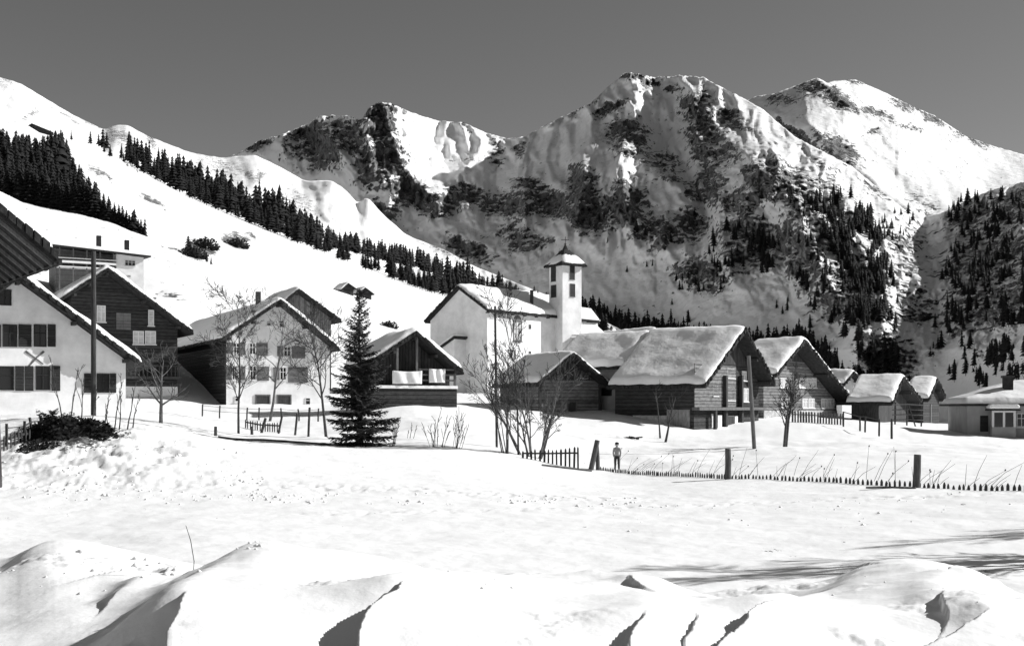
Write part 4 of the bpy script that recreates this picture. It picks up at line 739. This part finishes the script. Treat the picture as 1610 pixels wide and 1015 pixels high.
# trees on the mountain
woods = [(1350, 395, 42, 60, 260), (1372, 445, 32, 62, 200), (1345, 505, 24, 30, 60), (1300, 385, 36, 26, 60), (1300, 312, 40, 20, 40), (1285, 445, 34, 40, 40), (1160, 390, 46, 46, 70), (1205, 395, 18, 36, 36), (1100, 440, 40, 26, 26), (1330, 345, 50, 30, 70), (1410, 350, 40, 24, 26), (1560, 335, 70, 34, 90), (1545, 400, 44, 60, 120), (1580, 440, 70, 70, 190), (1625, 520, 60, 90, 300), (1505, 450, 30, 80, 70), (1590, 580, 60, 40, 220), (1490, 550, 40, 50, 30), (1375, 560, 40, 22, 40), (1400, 600, 66, 18, 50), (1340, 575, 40, 16, 40), (1250, 500, 40, 40, 10), (1220, 350, 60, 60, 24), (1050, 500, 40, 30, 14), (1360, 480, 60, 60, 60), (1000, 390, 60, 40, 16)]
for cx, cy, rx, ry, n in woods:
    for i in range(int(n*(1.0 if cx > 1470 else 1.25))):
        a = rs.uniform(0, 6.28); q = math.sqrt(rs.random()); px = cx+rx*q*math.cos(a); py = cy+ry*q*math.sin(a)
        if fbm(px/24, py/34, 3, 19) < -.02: continue
        hp = rs.uniform(13, 25)*(1.25 if py > 480 else 1)*(.75 if n < 30 else 1); forest.append((px, py+6, mt_Y(px, py+6), hp))
vb = pl([(905, 496), (930, 500), (1000, 521), (1060, 532), (1100, 540), (1180, 548), (1210, 545), (1260, 543), (1300, 562), (1340, 590), (1400, 615), (1500, 625)])
for i in range(760):
    px = rs.uniform(905, 1480); py = float(vb(px))+rs.uniform(-4, 26)
    if 1300 < px and fbm(px/30, py/30, 2, 9) < -.05: continue
    forest.append((px, py, mt_Y(px, py), rs.uniform(22, 36)*(1 if px < 1300 else .8)))
Vs = []; Fs = []; off = 0
for px, py, Y, hp in forest:
    v, f = rs.choice(con_lo); hm = hp*Y/FPX; a = rs.uniform(0, 6.3); c, s_ = math.cos(a)*hm*rs.uniform(.85, 1.35), math.sin(a)*hm
    q = v.copy(); c = math.cos(a); s_ = math.sin(a); g_ = hm*rs.uniform(.85, 1.35); p = at(px, py, Y)
    Vs.append(np.stack([(v[:, 0]*c-v[:, 1]*s_)*g_+p.x, (v[:, 0]*s_+v[:, 1]*c)*g_+p.y, v[:, 2]*hm+p.z], 1)); Fs.append(f+off); off += len(v)
tag(link('mountain_forest', npmesh('mountain_forest', np.concatenate(Vs), np.concatenate(Fs), M['needle_far'], False)), 'dark conifer woods scattered over the mountain foot and behind the village', 'forest', kind='stuff')

# ------------------------------------------------------------------ the near spruce
def spruce(name, label, px, Y, hpx, seed):
    rs = random.Random(seed); b = gp(px, Y, -.1); root = empty(name, b); tag(root, label, 'spruce tree'); hm = hpx*Y/FPX+.1
    t = MB(); t.tube([(0, 0, 0), (.02, 0, hm*.3), (-.02, .01, hm*.7), (0, 0, hm)], [.13, .1, .05, .008], 8); t.build('trunk', M['bark'], root)
    V = []; F = []
    def leaf(p, d, side, ln, wd):
        n = len(V); q = p+d*ln; V.extend([tuple(p-side*wd*.4), tuple(p+side*wd*.4), tuple(q+side*wd*.5), tuple(q-side*wd*.5)]); F.append((n, n+1, n+2, n+3))
    z = .18; i = 0
    while z < hm*.985:
        f = z/hm; R_ = 1.62*(1-f)**.85*(1.0 if f > .1 else .9)+.06; nb = 9 if f < .7 else 6; a0 = rs.uniform(0, 6.28)
        for k in range(nb):
            a = a0+2*math.pi*(k+rs.uniform(-.25, .25))/nb; L_ = R_*rs.uniform(.6, 1.18)*(1+.16*math.sin(a+z*2.3)); tilt = -.22+.75*f**1.6; dirn = Vector((math.cos(a), math.sin(a), 0)); zz = z+rs.uniform(-.1, .1)
            ns = max(5, int(L_/.065)); side = Vector((-dirn.y, dirn.x, 0))
            for j in range(ns):
                q = (j+.6)/ns; p = Vector((0, 0, zz))+dirn*(L_*q)+Vector((0, 0, L_*(tilt*q+.20*q*q)))
                wv = .36*L_*math.sin(math.pi*min(1, q*.85+.14))*(1-.3*q)+.04
                for sgn in (-1, 1):
                    for r in range(3):
                        ang = rs.uniform(.35, 1.15); d = (dirn*math.cos(ang)+side*sgn*math.sin(ang)+Vector((0, 0, rs.uniform(-.6, .15)))).normalized(); up = Vector((rs.uniform(-.5, .5), rs.uniform(-.5, .5), 1)).normalized(); sd = d.cross(up).normalized()
                        leaf(p+side*sgn*rs.uniform(0, .03)+Vector((0, 0, rs.uniform(-.03, .03))), d, sd, wv*rs.uniform(.45, 1.1), rs.uniform(.035, .07))
                leaf(p, (dirn+Vector((0, 0, rs.uniform(-.2, .3)))).normalized(), side, .14, .06)
        z += (.33-.12*f)*rs.uniform(.75, 1.25)
    link('crown', npmesh('crown', np.array(V), np.array(F), M['needle'], False), root)
    # snow caught in the lower branches
    return root
spruce('spruce', 'full dark spruce tree standing in front of the middle of the village', 565, 48, 248, 5)

# ------------------------------------------------------------------ bare trees, saplings and shrubs
def bare(name, label, cat, px, Y, hpx, seed, stems=1, spread=.5, r0=.06, lean=0.0, levels=3, kids=7, group=None, m='bark', first=.3, stemspread=.0, kl=.5, hs=.84):
    rs = random.Random(seed); b = gp(px, Y, -.08); root = empty(name, b); tag(root, label, cat, group); hm = hpx*Y/FPX*hs
    br = MB(); 
    def grow(mb, p, d, L_, r, lv, up):
        n = 5 if lv < 2 else 4; pts = [p]; dd = d.copy()
        for i in range(n):
            dd = (dd+Vector((rs.uniform(-1, 1), rs.uniform(-1, 1), rs.uniform(-.3, .6)+up))*(.10 if lv == 0 else .2)).normalized(); pts.append(pts[-1]+dd*(L_/n))
        rad = [r*.85*(1-.85*i/n) for i in range(n+1)]
        mb.tube(pts, [max(x, .009) for x in rad], 7 if lv == 0 else (4 if lv == 1 else 3), lv == 0)
        if lv < levels:
            k_ = int(kids*(1.0, .6, .45)[min(lv, 2)])
            for k in range(k_):
                t = first+(1-first)*(k+rs.random())/k_ if lv == 0 else rs.uniform(.2, 1); i = min(int(t*n), n-1); q = pts[i].lerp(pts[i+1], t*n-i); tan = (pts[i+1]-pts[i]).normalized()
                s_ = tan.cross(Vector((rs.uniform(-1, 1), rs.uniform(-1, 1), rs.uniform(-1, 1)))).normalized(); a = spread*rs.uniform(.7, 1.3); dn = (tan*math.cos(a)+s_*math.sin(a)).normalized()
                grow(br, q, dn, L_*(kl if lv == 0 else .62)*rs.uniform(.5, 1.15)*(1-.45*t), rad[i]*.62, lv+1, .12)
    for k in range(stems):
        tk = MB(); a = rs.uniform(0, 6.28); o = Vector((math.cos(a), math.sin(a)*.6, 0))*stemspread*rs.uniform(.2, 1); d = Vector((lean+o.x*.55+rs.uniform(-.05, .05), o.y*.5, 1)).normalized()
        f = 1.0 if k == 0 else rs.uniform(.5, 1.0); grow(tk, o*.6, d, hm*f*.98, r0*(1 if k == 0 else rs.uniform(.5, .9)), 0, .0); tk.build('trunk' if stems < 3 else 'stem', M[m], root, True)
    br.build('branches', M[m], root, True)
    return root
bare('bare_tree', 'tall slim bare tree in front of the white farmhouse', 'bare tree', 375, 52, 255, 21, r0=.07, spread=.75, kids=16, first=.2, levels=3, kl=.42)
bare('bare_tree', 'short forked bare tree before the timber chalet, leaning a little left', 'bare tree', 253, 50, 125, 22, r0=.11, spread=.8, kids=9, first=.22, lean=-.03, kl=.75, m='bark_light')
bare('bare_tree', 'crooked bare fruit tree at the right corner of the farmhouse, left of the spruce', 'bare tree', 513, 52, 235, 23, r0=.085, spread=.8, kids=14, first=.3, lean=-.06, kl=.6)
bare('bare_tree', 'spreading bare tree with wide twigs against the farmhouse windows', 'bare tree', 424, 66, 200, 24, r0=.1, spread=.85, kids=13, first=.28, lean=.13, kl=.7, m='bark_light')
bare('bare_tree', 'big many stemmed bare tree with spreading limbs before the log barn', 'bare tree', 838, 49, 190, 25, stems=9, r0=.075, spread=.6, kids=9, first=.2, stemspread=1.15, kl=.6, m='bark_light')
bare('bare_tree', 'thin upright bare sapling clump just left of the many stemmed tree', 'bare tree', 797, 48.5, 205, 26, stems=6, r0=.04, spread=.45, kids=8, first=.35, stemspread=.5, kl=.4)
bare('bare_tree', 'tall thin bare tree between the sapling clump and the many stemmed tree', 'bare tree', 815, 48.8, 300, 27, r0=.055, spread=.5, kids=14, first=.35, kl=.33)
bare('bare_tree', 'leaning bare tree with forked trunk before the tall log chalet', 'bare tree', 1234, 58, 138, 28, stems=2, r0=.11, spread=.6, kids=13, first=.35, lean=.12, stemspread=.25, kl=.5)
bare('bare_tree', 'small twisted bare tree before the long wall of the big chalet', 'bare tree', 1046, 64, 92, 29, r0=.09, spread=.7, kids=5, first=.45, lean=.22, kl=.5, levels=2)
bare('bare_tree', 'twisted bare tree with thin top seen against the roof of the big chalet', 'bare tree', 1038, 66, 100, 30, r0=.07, spread=.7, kids=5, first=.6, lean=-.05, kl=.4, levels=2)
for i, (px, Y, h_, ln) in enumerate(((99, 40.5, 130, -.03), (111, 40, 128, .02), (128, 40.2, 105, -.05), (139, 40.4, 80, .18), (164, 41, 95, .05), (179, 41, 100, .12), (187, 41.5, 78, .1), (200, 41.5, 95, .16), (208, 42, 70, .08), (172, 40.6, 60, -.15))):
    bare('sapling', 'thin bare sapling on the snow mound before the shuttered house', 'sapling', px, Y, h_, 50+i, r0=.035, spread=.4, kids=4, levels=2, first=.4, lean=ln, group='saplings on the snow mound', kl=.35)
for i, (px, Y, h_, ln, st) in enumerate(((690, 48.5, 62, .12, 10), (720, 48.5, 72, .25, 9), (672, 48, 95, -.08, 1), (620, 48, 55, .25, 4), (640, 52, 30, .1, 3))):
    bare('shrub', ['low bare shrub of thin stems right of the spruce', 'low fanned shrub of thin stems left of the sapling clump', 'single thin bare stem behind the snow edge right of the spruce', 'few thin twigs leaning out from the foot of the spruce', 'small tuft of twigs in the snow below the open shed'][i], 'shrub', px, Y, h_, 70+i, stems=st, r0=.022, spread=.4, kids=4, levels=1, first=.3, lean=ln, stemspread=.6, kl=.4)
# dry stalks along the long fence
fl_Y = pl([(930, 48), (1145, 38), (1442, 31), (1605, 28), (1700, 26.5)])
rs = random.Random(5)
for i in range(84):
    px = rs.uniform(985, 1640) if i > 5 else rs.uniform(960, 1010); Y = float(fl_Y(px))*rs.uniform(.99, 1.06); b = gp(px, Y, -.05); o = MB(); L_ = rs.uniform(.35, 1.15); ln = rs.uniform(-.1, 1.1)
    d = Vector((ln, rs.uniform(-.2, .2), 1)).normalized(); pts = [Vector((0, 0, 0)), d*L_*.5, d*L_+Vector((.12*ln*L_, 0, -.08*ln*L_))]; o.tube(pts, [.008, .007, .004], 3)
    if rs.random() < .35: q = pts[2]; o.tube([q, q+Vector((.01, 0, .025)), q+Vector((.02, 0, .05))], [.012, .024, .01], 5)
    ob = o.build('dry_stalk', M['bark_light'], None); ob.location = b; tag(ob, 'thin dry weed stalk leaning in the snow along the buried picket fence', 'weed stalk', 'dry stalks along the fence')

# ------------------------------------------------------------------ fences, poles and small things
def post(name, label, cat, px, Y, hpx, r, lean=(0, 0), group=None, m='timber_dark', n=8, cap=False, sink=.3):
    b = gp(px, Y); hm = hpx*Y/FPX; o = MB(); rs = random.Random(int(px*7)); a = Vector((lean[0], lean[1], 1)); 
    o.tube([a*-sink, a*(hm*.5)+Vector((rs.uniform(-1, 1)*r*.15, 0, 0)), a*(hm-.01), a*hm], [r, r*.97, r*.92, r*.8], n); ob = o.build(name, M[m], None, False); ob.location = b; tag(ob, label, cat, group); return ob
post('utility_pole', 'tall dark utility pole rising between the shuttered house and the timber chalet', 'pole', 147, 50, 258, .115, (.0, 0), n=10)
post('utility_pole', 'tall thin pole standing before the lit side wall of the church', 'pole', 781, 52, 222, .055, (-.012, 0), n=8)
post('utility_pole', 'leaning pole in the snow before the right corner of the big chalet', 'pole', 1186, 56, 146, .1, (-.062, 0), m='timber', n=8)
post('utility_pole', 'thick dark trunk like post cut off by the left edge', 'pole', -5, 31, 110, .14, (-.03, 0), n=10)
post('fence_post', 'thick upright fence post near the middle of the long buried fence', 'fence post', 1144, 37.9, 48, .105, (.01, 0), 'posts of the long fence', 'timber_post', 10)
post('fence_post', 'thickest fence post, leaning right, toward the right end of the long buried fence', 'fence post', 1440, 30.9, 52, .105, (.05, 0), 'posts of the long fence', 'timber_post', 10)
post('fence_post', 'slanting brace post of the fence corner beside the boy', 'fence post', 929, 47.3, 47, .11, (.22, 0), 'posts of the long fence', 'timber_post', 10)
post('fence_post', 'shorter upright post against the slanting brace, left of the boy', 'fence post', 940, 47.8, 38, .09, (-.04, 0), 'posts of the long fence', 'timber_post', 10)
def picket_fence(name, label, a, b, h0, h1, sp, w_, m='timber_dark', rails=True, sink=.4, jit=.06, seed=0):
    """a, b = (px, Y) ends; h0, h1 = height above the snow in metres"""
    rs = random.Random(seed); A_ = gp(*a); B_ = gp(*b); L_ = math.hypot(B_.x-A_.x, B_.y-A_.y); ang = math.atan2(B_.y-A_.y, B_.x-A_.x); root = empty(name, A_, ang); tag(root, label, 'fence'); n = int(L_/sp); P = MB(); ca, sa = math.cos(ang), math.sin(ang)
    prev = None; Rl = MB()
    for i in range(n+1):
        d = i*L_/n; x, y = A_.x+ca*d, A_.y+sa*d; z = gz(x, y)-A_.z; f = i/n; h = h0+(h1-h0)*f+rs.uniform(-jit, jit)*.5; t = rs.uniform(-.03, .03); k = w_/2*rs.uniform(.85, 1.15)
        P.hexa([(d-k, -.012, z-sink), (d+k, -.012, z-sink), (d+k, .012, z-sink), (d-k, .012, z-sink), (d-k+t, -.012, z+h-.05), (d+k+t, -.012, z+h-.05), (d+k+t, .012, z+h-.05), (d-k+t, .012, z+h-.05)])
        P.hexa([(d-k+t, -.012, z+h-.051), (d+k+t, -.012, z+h-.051), (d+k+t, .012, z+h-.051), (d-k+t, .012, z+h-.051), (d+t-.008, -.01, z+h+.02), (d+t+.008, -.01, z+h+.02), (d+t+.008, .01, z+h+.02), (d+t-.008, .01, z+h+.02)])
        if i % 6 == 0 or i == n:
            q = (d, z+h*.72)
            if prev and rails: Rl.hexa([(prev[0], .014, prev[1]-.04), (q[0], .014, q[1]-.04), (q[0], .05, q[1]-.04), (prev[0], .05, prev[1]-.04), (prev[0], .014, prev[1]+.03), (q[0], .014, q[1]+.03), (q[0], .05, q[1]+.03), (prev[0], .05, prev[1]+.03)])
            prev = q
    P.build('pickets', M[m], root)
    if rails: Rl.build('rail', M[m], root)
    return root
pf = [(944, 48), (1040, 43), (1145, 38.1), (1250, 35.2), (1345, 33), (1442, 31.1), (1530, 29.4), (1640, 27.6)]
for i, (a, b) in enumerate(zip(pf[:-1], pf[1:])):
    if i in (0, 2, 5): continue
grp = [((944, 48), (1143, 38.1), 'first run of the long snow buried picket fence, just right of the boy'), ((1146, 38.0), (1438, 31.1), 'middle run of the long snow buried picket fence, between its two thick posts'), ((1445, 30.9), (1660, 27.0), 'last run of the long snow buried picket fence, leaving the right edge')]
for i, (a, b, lb) in enumerate(grp): picket_fence('picket_fence', lb, a, b, .11, .15, .168, .075, rails=False, seed=i, jit=.07)['group'] = 'runs of the buried fence'
picket_fence('picket_fence', 'dark picket fence under the many stemmed tree, sloping down to the right', (822, 47.6), (909, 47.4), .28, .86, .165, .08, seed=11)
picket_fence('picket_fence', 'small broken picket fence in the snow left of the spruce', (386, 58), (440, 57), .42, .46, .15, .06, seed=12)
picket_fence('picket_fence', 'little picket fence at the left edge beside the dark bank', (6, 37.5), (46, 38.5), .5, .45, .15, .05, seed=13)
picket_fence('picket_fence', 'weathered picket fence at the foot of the tall log chalet', (1246, 84), (1326, 82), .75, .85, .2, .13, m='timber', seed=14)
for i, (px, Y, h_, ln) in enumerate(((339, 49, 15, 0), (396, 52, 13, -.05), (411, 54, 24, .28), (438, 55, 28, .2), (464, 54, 34, .1), (485, 52, 46, .04))):
    post('garden_post', ['squat stump like post at the left end of the low beam', 'short post left of the small broken fence', 'slanting post at the middle of the small broken fence', 'slanting post at the right end of the small broken fence', 'upright garden post between the small broken fence and the crooked tree', 'tall thin garden post beside the crooked tree'][i], 'post', px, Y, h_, .07 if h_ < 25 else .055, (ln, 0), 'garden posts', n=7)
# wire fence in front of the farmhouse
def rail_fence(name, label, stations, hh, rails, r=.045, m='timber_dark', rr=.012):
    P0 = gp(*stations[0]); root = empty(name, P0); tag(root, label, 'fence'); tops = []
    for px, Y in stations:
        b = gp(px, Y)-P0; q = MB(); q.tube([b-Vector((0, 0, .3)), b+Vector((.01, 0, hh*.5)), b+Vector((random.Random(int(px)).uniform(-.06, .06), 0, hh))], r, 6); q.build('post', M[m], root); tops.append(b)
    for f in rails:
        q = MB(); q.tube([t_+Vector((0, 0, hh*f-.03*(i % 2))) for i, t_ in enumerate(tops)], rr, 5); q.build('rail', M[m], root)
    return root
rail_fence('wire_fence', 'thin wire fence on posts in the snow before the white farmhouse', [(318, 68), (345, 67.5), (388, 67), (407, 67), (442, 66.5), (470, 66), (500, 65)], .75, (.9, .55))
rail_fence('rail_fence', 'loose rail fence on dark posts before the barn with the hay rack', [(1326, 80), (1352, 74), (1360, 73), (1382, 69)], 1.05, (.97,), .06, rr=.035)
rail_fence('rail_fence', 'short run of posts and rail left of the dark bank', [(10, 38), (38, 38.5), (49, 39.5), (64, 40)], .75, (.8,), .05, rr=.025)
post('fence_post', 'lone dark post in the snow before the hay rack', 'fence post', 1402, 66, 30, .07, (0, 0), 'posts of the long fence', n=7)
# hay rack
P0 = gp(1407, 91); root = empty('hay_rack', P0, R(8)); tag(root, 'open hay drying rack of poles before the dark barn gable', 'hay rack')
W_ = 44*91/FPX
for x in (0, W_*.45, W_): MB().tube([(x, 0, -.4), (x+.03, 0, 1.75)], .07, 6).build('post', M['timber_dark'], root)
for z in (.35, .75, 1.15, 1.55): q = MB(); q.tube([(-.25, -.09, z), (W_*.5, -.09, z+.03), (W_+.2, -.09, z-.04)], .045, 5); q.build('rail', M['timber'], root)
q = MB(); q.tube([(W_*.5, -1.3, -.3), (W_*.5, -.1, 1.5)], .06, 6); q.build('strut', M['timber_dark'], root)
# beam along the garden edge, plank, heap
def log(name, label, cat, a, b, r, m='timber_dark', dz=0.02, flat=.5):
    A_ = gp(*a, dz); B_ = gp(*b, dz); n = 9; pts = []
    for i in range(n): f = i/(n-1); x = A_.x+(B_.x-A_.x)*f; y = A_.y+(B_.y-A_.y)*f; pts.append(Vector((x-A_.x, y-A_.y, gz(x, y)+dz-A_.z)))
    o = MB(); o.tube(pts, r, 7); ob = o.build(name, M[m], None); ob.location = A_; tag(ob, label, cat)
log('timber_baulk', 'long dark beam lying along the snow edge left of the spruce', 'timber', (343, 47), (520, 47.4), .045)
log('wooden_pole', 'grey pole lying in the snow left of the fence corner', 'pole', (852, 46), (930, 46.5), .06, 'timber')
log('wooden_pole', 'thin pole lying in the snow under the buried fence before its thickest post', 'pole', (1362, 31.2), (1440, 30.3), .03, 'timber')
rs = random.Random(9); Yh = min(np.arange(55, 74, .5), key=lambda q: abs(HY-(gp(988, q).z-HC)/q*FPX-689)); c = gp(988, float(Yh), -.1); V = MB()
for i in range(14): a = Vector((rs.uniform(-.6, .6), rs.uniform(-.3, .3), rs.uniform(.0, .25))); V.tube([a*.8, a*.8+Vector((rs.uniform(-.3, .3), rs.uniform(-.3, .3), rs.uniform(-.05, .08)))], rs.uniform(.04, .07), 5)
o = V.build('wood_heap', M['timber_dark'], None); o.location = c; tag(o, 'small dark heap of cut wood in the snow below the log barn', 'wood heap')
# evergreen scrub on the hillside
def bushmesh(seed, n=420):
    rs = random.Random(seed); V = []; F = []
    for i in range(n):
        a = rs.uniform(0, 6.28); e = rs.uniform(.0, 1); r = rs.uniform(.5, 1)**.5; p = Vector((r*math.cos(a)*math.sqrt(1-e*e), r*math.sin(a)*math.sqrt(1-e*e), e*.75*r)); p *= 1+.3*math.sin(3*a+seed); s_ = rs.uniform(.07, .17)*(1 if n < 1000 else .5)
        d = Vector((rs.gauss(0, 1), rs.gauss(0, 1), rs.gauss(0, 1))).normalized(); b = d.orthogonal().normalized(); c_ = len(V); V += [tuple(p-b*s_), tuple(p+d*s_*1.6), tuple(p+b*s_)]; F.append((c_, c_+1, c_+2))
    return np.array(V), np.array(F)
bm_ = npmesh('bush', *bushmesh(3), M['needle_far'], False)
hb = npmesh('hedge', *bushmesh(6, 5200), M['needle_far'], False)
b = gp(108, 38.9, -.35); o = link('hedge', hb); o.location = b; o.scale = (1.5, .75, 1.15); tag(o, 'low dark evergreen hedge spreading over the snow mound at the left', 'hedge')
b = gp(62, 37.6, -.3); o = link('hedge', npmesh('hedge', *bushmesh(8, 2600), M['needle_far'], False)); o.location = b; o.scale = (.75, .6, .7); tag(o, 'smaller dark evergreen clump at the left foot of the hedge', 'hedge')
for px, py, w_, lb in ((304, 398, 22, 'left dark bush of the scrub patch on the open hillside'), (322, 384, 22, 'right dark bush of the scrub patch on the open hillside'), (372, 382, 19, 'round dark bush on the hillside right of the scrub patch'), (611, 508, 14, 'dark leafless bush behind the open shed roof')):
    o = link('bush', bm_); Yb = hill_Y(px, py+6); o.location = at(px, py+8, Yb); k = w_*Yb/FPX; o.scale = (k, k*.8, k*.95); tag(o, lb, 'bush')
q = spruce('spruce', 'young dark spruce sapling beside the saplings on the left snow mound', 83, 40.5, 30, 8)
# clods thrown over the field edge
rs = random.Random(31); V = []; F = []; ico = [(0, 0, 1), (.9, 0, .3), (.28, .85, .3), (-.72, .53, .35), (-.72, -.53, .25), (.28, -.85, .3), (0, 0, -.5)]; icf = [(0, 1, 2), (0, 2, 3), (0, 3, 4), (0, 4, 5), (0, 5, 1), (6, 2, 1), (6, 3, 2), (6, 4, 3), (6, 5, 4), (6, 1, 5)]
def clods(n, pxr, Yr, sr):
    P = [(rs.uniform(*pxr), rs.uniform(*Yr)) for _ in range(n)]; X = np.array([xat(*p) for p in P]); Yy = np.array([p[1] for p in P]); Z = ground_zr(X, Yy)+HC
    for x, y, z in zip(X, Yy, Z):
        if fbm(x/2.2, y/2.2, 2, 88) < .02 or (y > 36.5 and x < xat(210, y)): continue
        s_ = rs.uniform(*sr)*rs.choice((.6, 1, 1, 1.7)); c = len(V); a = rs.uniform(0, 6.28); ca, sa = math.cos(a), math.sin(a)
        for q in ico: k = s_*rs.uniform(.7, 1.3); V.append((x+(q[0]*ca-q[1]*sa)*k, y+(q[0]*sa+q[1]*ca)*k*.8, z+q[2]*k*.7))
        F.extend(tuple(c+i for i in f) for f in icf)
clods(520, (-40, 420), (28, 40), (.015, .06)); clods(300, (300, 1000), (28, 31), (.015, .05)); clods(150, (900, 1640), (22, 29), (.012, .035)); clods(90, (0, 1610), (6.3, 10.5), (.006, .018)); clods(60, (120, 420), (7, 9.8), (.01, .035))
tag(link('snow_clods', npmesh('snow_clods', np.array(V), np.array(F), M['snow'], False)), 'loose snow clods scattered over the trampled field edge', 'snow', kind='stuff')
# a twig standing in the near snow bank
bt = MB(); Yt = 8.3; b = gp(303, Yt); bt.tube([(0, 0, -.1), (.01, 0, .1), (-.015, 0, .25), (-.05, 0, .36)], [.003, .003, .003, .002], 4); o = bt.build('twig', M['bark'], None); o.location = b; tag(o, 'single thin twig standing in the near snow bank at the left', 'twig')
# two bare trees beyond the right edge, whose shadows streak the field
def xy_tree(X, Y, h_, seed, lb): return bare('bare_tree', lb, 'bare tree', CXP+FPX*X/Y, Y, h_*FPX/Y, seed, r0=.2, spread=.6, kids=16, first=.2, kl=.5, levels=3, hs=1.0)
xy_tree(12.4, 17.6, 5.6, 91, 'bare tree beyond the right edge throwing streaked shadows over the field'); xy_tree(16.8, 20.8, 5.2, 92, 'second bare tree farther beyond the right edge, throwing thin shadow stripes')

# ------------------------------------------------------------------ the boy by the fence
def boy(px, Y, hm):
    b = gp(px, Y, -.02); root = empty('person', b, R(-6)); tag(root, 'boy in pale pullover and dark trousers standing with hands in pockets beyond the fence', 'person'); k = hm
    J = {'pel': (0, 0, .50, .085, .065), 'bel': (0, -.005, .60, .088, .065), 'che': (0, 0, .71, .10, .07), 'sho': (0, .005, .79, .085, .058), 'nek': (0, 0, .835, .034, .034), 'jaw': (0, -.012, .87, .05, .052), 'hed': (0, -.004, .93, .064, .07), 'top': (0, .004, .985, .036, .04)}
    E = [('pel', 'bel'), ('bel', 'che'), ('che', 'sho'), ('sho', 'nek'), ('nek', 'jaw'), ('jaw', 'hed'), ('hed', 'top')]
    for s_, n in ((-1, 'l'), (1, 'r')):
        J.update({'hip'+n: (s_*.055, 0, .46, .062, .062), 'kne'+n: (s_*.062, -.012, .27, .043, .043), 'ank'+n: (s_*.066, .008, .06, .03, .032), 'toe'+n: (s_*.078, -.075, .022, .026, .02), 'acr'+n: (s_*.105, .004, .775, .042, .04), 'elb'+n: (s_*.135, .025, .62, .03, .03), 'wri'+n: (s_*.112, -.03, .505, .023, .023), 'han'+n: (s_*.088, -.04, .46, .022, .02)})
        E += [('pel', 'hip'+n), ('hip'+n, 'kne'+n), ('kne'+n, 'ank'+n), ('ank'+n, 'toe'+n), ('sho', 'acr'+n), ('acr'+n, 'elb'+n), ('elb'+n, 'wri'+n), ('wri'+n, 'han'+n)]
    ks = list(J); me = bpy.data.meshes.new('body'); me.from_pydata([tuple(c*k for c in J[q][:3]) for q in ks], [(ks.index(a), ks.index(c)) for a, c in E], []); o = link('body_tmp', me)
    sk = o.modifiers.new('skin', 'SKIN'); o.modifiers.new('sub', 'SUBSURF').levels = 2
    for i, q in enumerate(ks): d = me.skin_vertices[0].data[i]; d.radius = (J[q][3]*k, J[q][4]*k); d.use_root = q == 'pel'
    dg = bpy.context.evaluated_depsgraph_get(); ev = bpy.data.meshes.new_from_object(o.evaluated_get(dg)); bpy.data.objects.remove(o)
    for m_ in ('skin', 'shirt', 'trouser', 'needle_far'): ev.materials.append(M[m_])
    for p in ev.polygons:
        c = p.center/k; p.use_smooth = True; hand = abs(c.x) > .07 and c.z < .515 and c.y < -.03
        p.material_index = 3 if c.z < .05 else (2 if c.z < .525 and not (hand and c.z > .47) else (1 if c.z < .83 else 0))
        if hand and .47 < c.z < .515: p.material_index = 0
    link('body', ev, root)
    h_ = MB(); 
    for z, r, y in ((.925, .074, .012), (.955, .077, .008), (.985, .064, .004), (1.005, .03, .002)): 
        pass
    h_.tube([(0, .014*k, .935*k), (0, .010*k, .955*k), (0, .006*k, .98*k), (0, .004*k, 1.0*k), (0, .004*k, 1.012*k)], [.068*k, .076*k, .072*k, .05*k, .012*k], 12); h_.build('hair', M['needle_far'], root, True)
    f = MB(); f.tube([(0, -.07*k, .915*k), (0, -.085*k, .9*k), (0, -.07*k, .893*k)], [.008*k, .012*k, .01*k], 6); f.build('nose', M['skin'], root, True)
    for s_ in (-1, 1):
        f = MB(); f.tube([(s_*.03*k, -.068*k, .922*k), (s_*.022*k, -.074*k, .922*k)], .006*k, 6); f.build('eye', M['needle_far'], root); f = MB(); f.tube([(s_*.062*k, .0, .925*k), (s_*.07*k, .006*k, .91*k), (s_*.064*k, .0, .89*k)], [.008*k, .014*k, .008*k], 6); f.build('ear', M['skin'], root, True)
    f = MB(); f.tube([(-.018*k, -.061*k, .872*k), (.018*k, -.061*k, .872*k)], .005*k, 5); f.build('mouth', M['needle_far'], root)
boy(970, 48.6, 44*48.6/FPX)
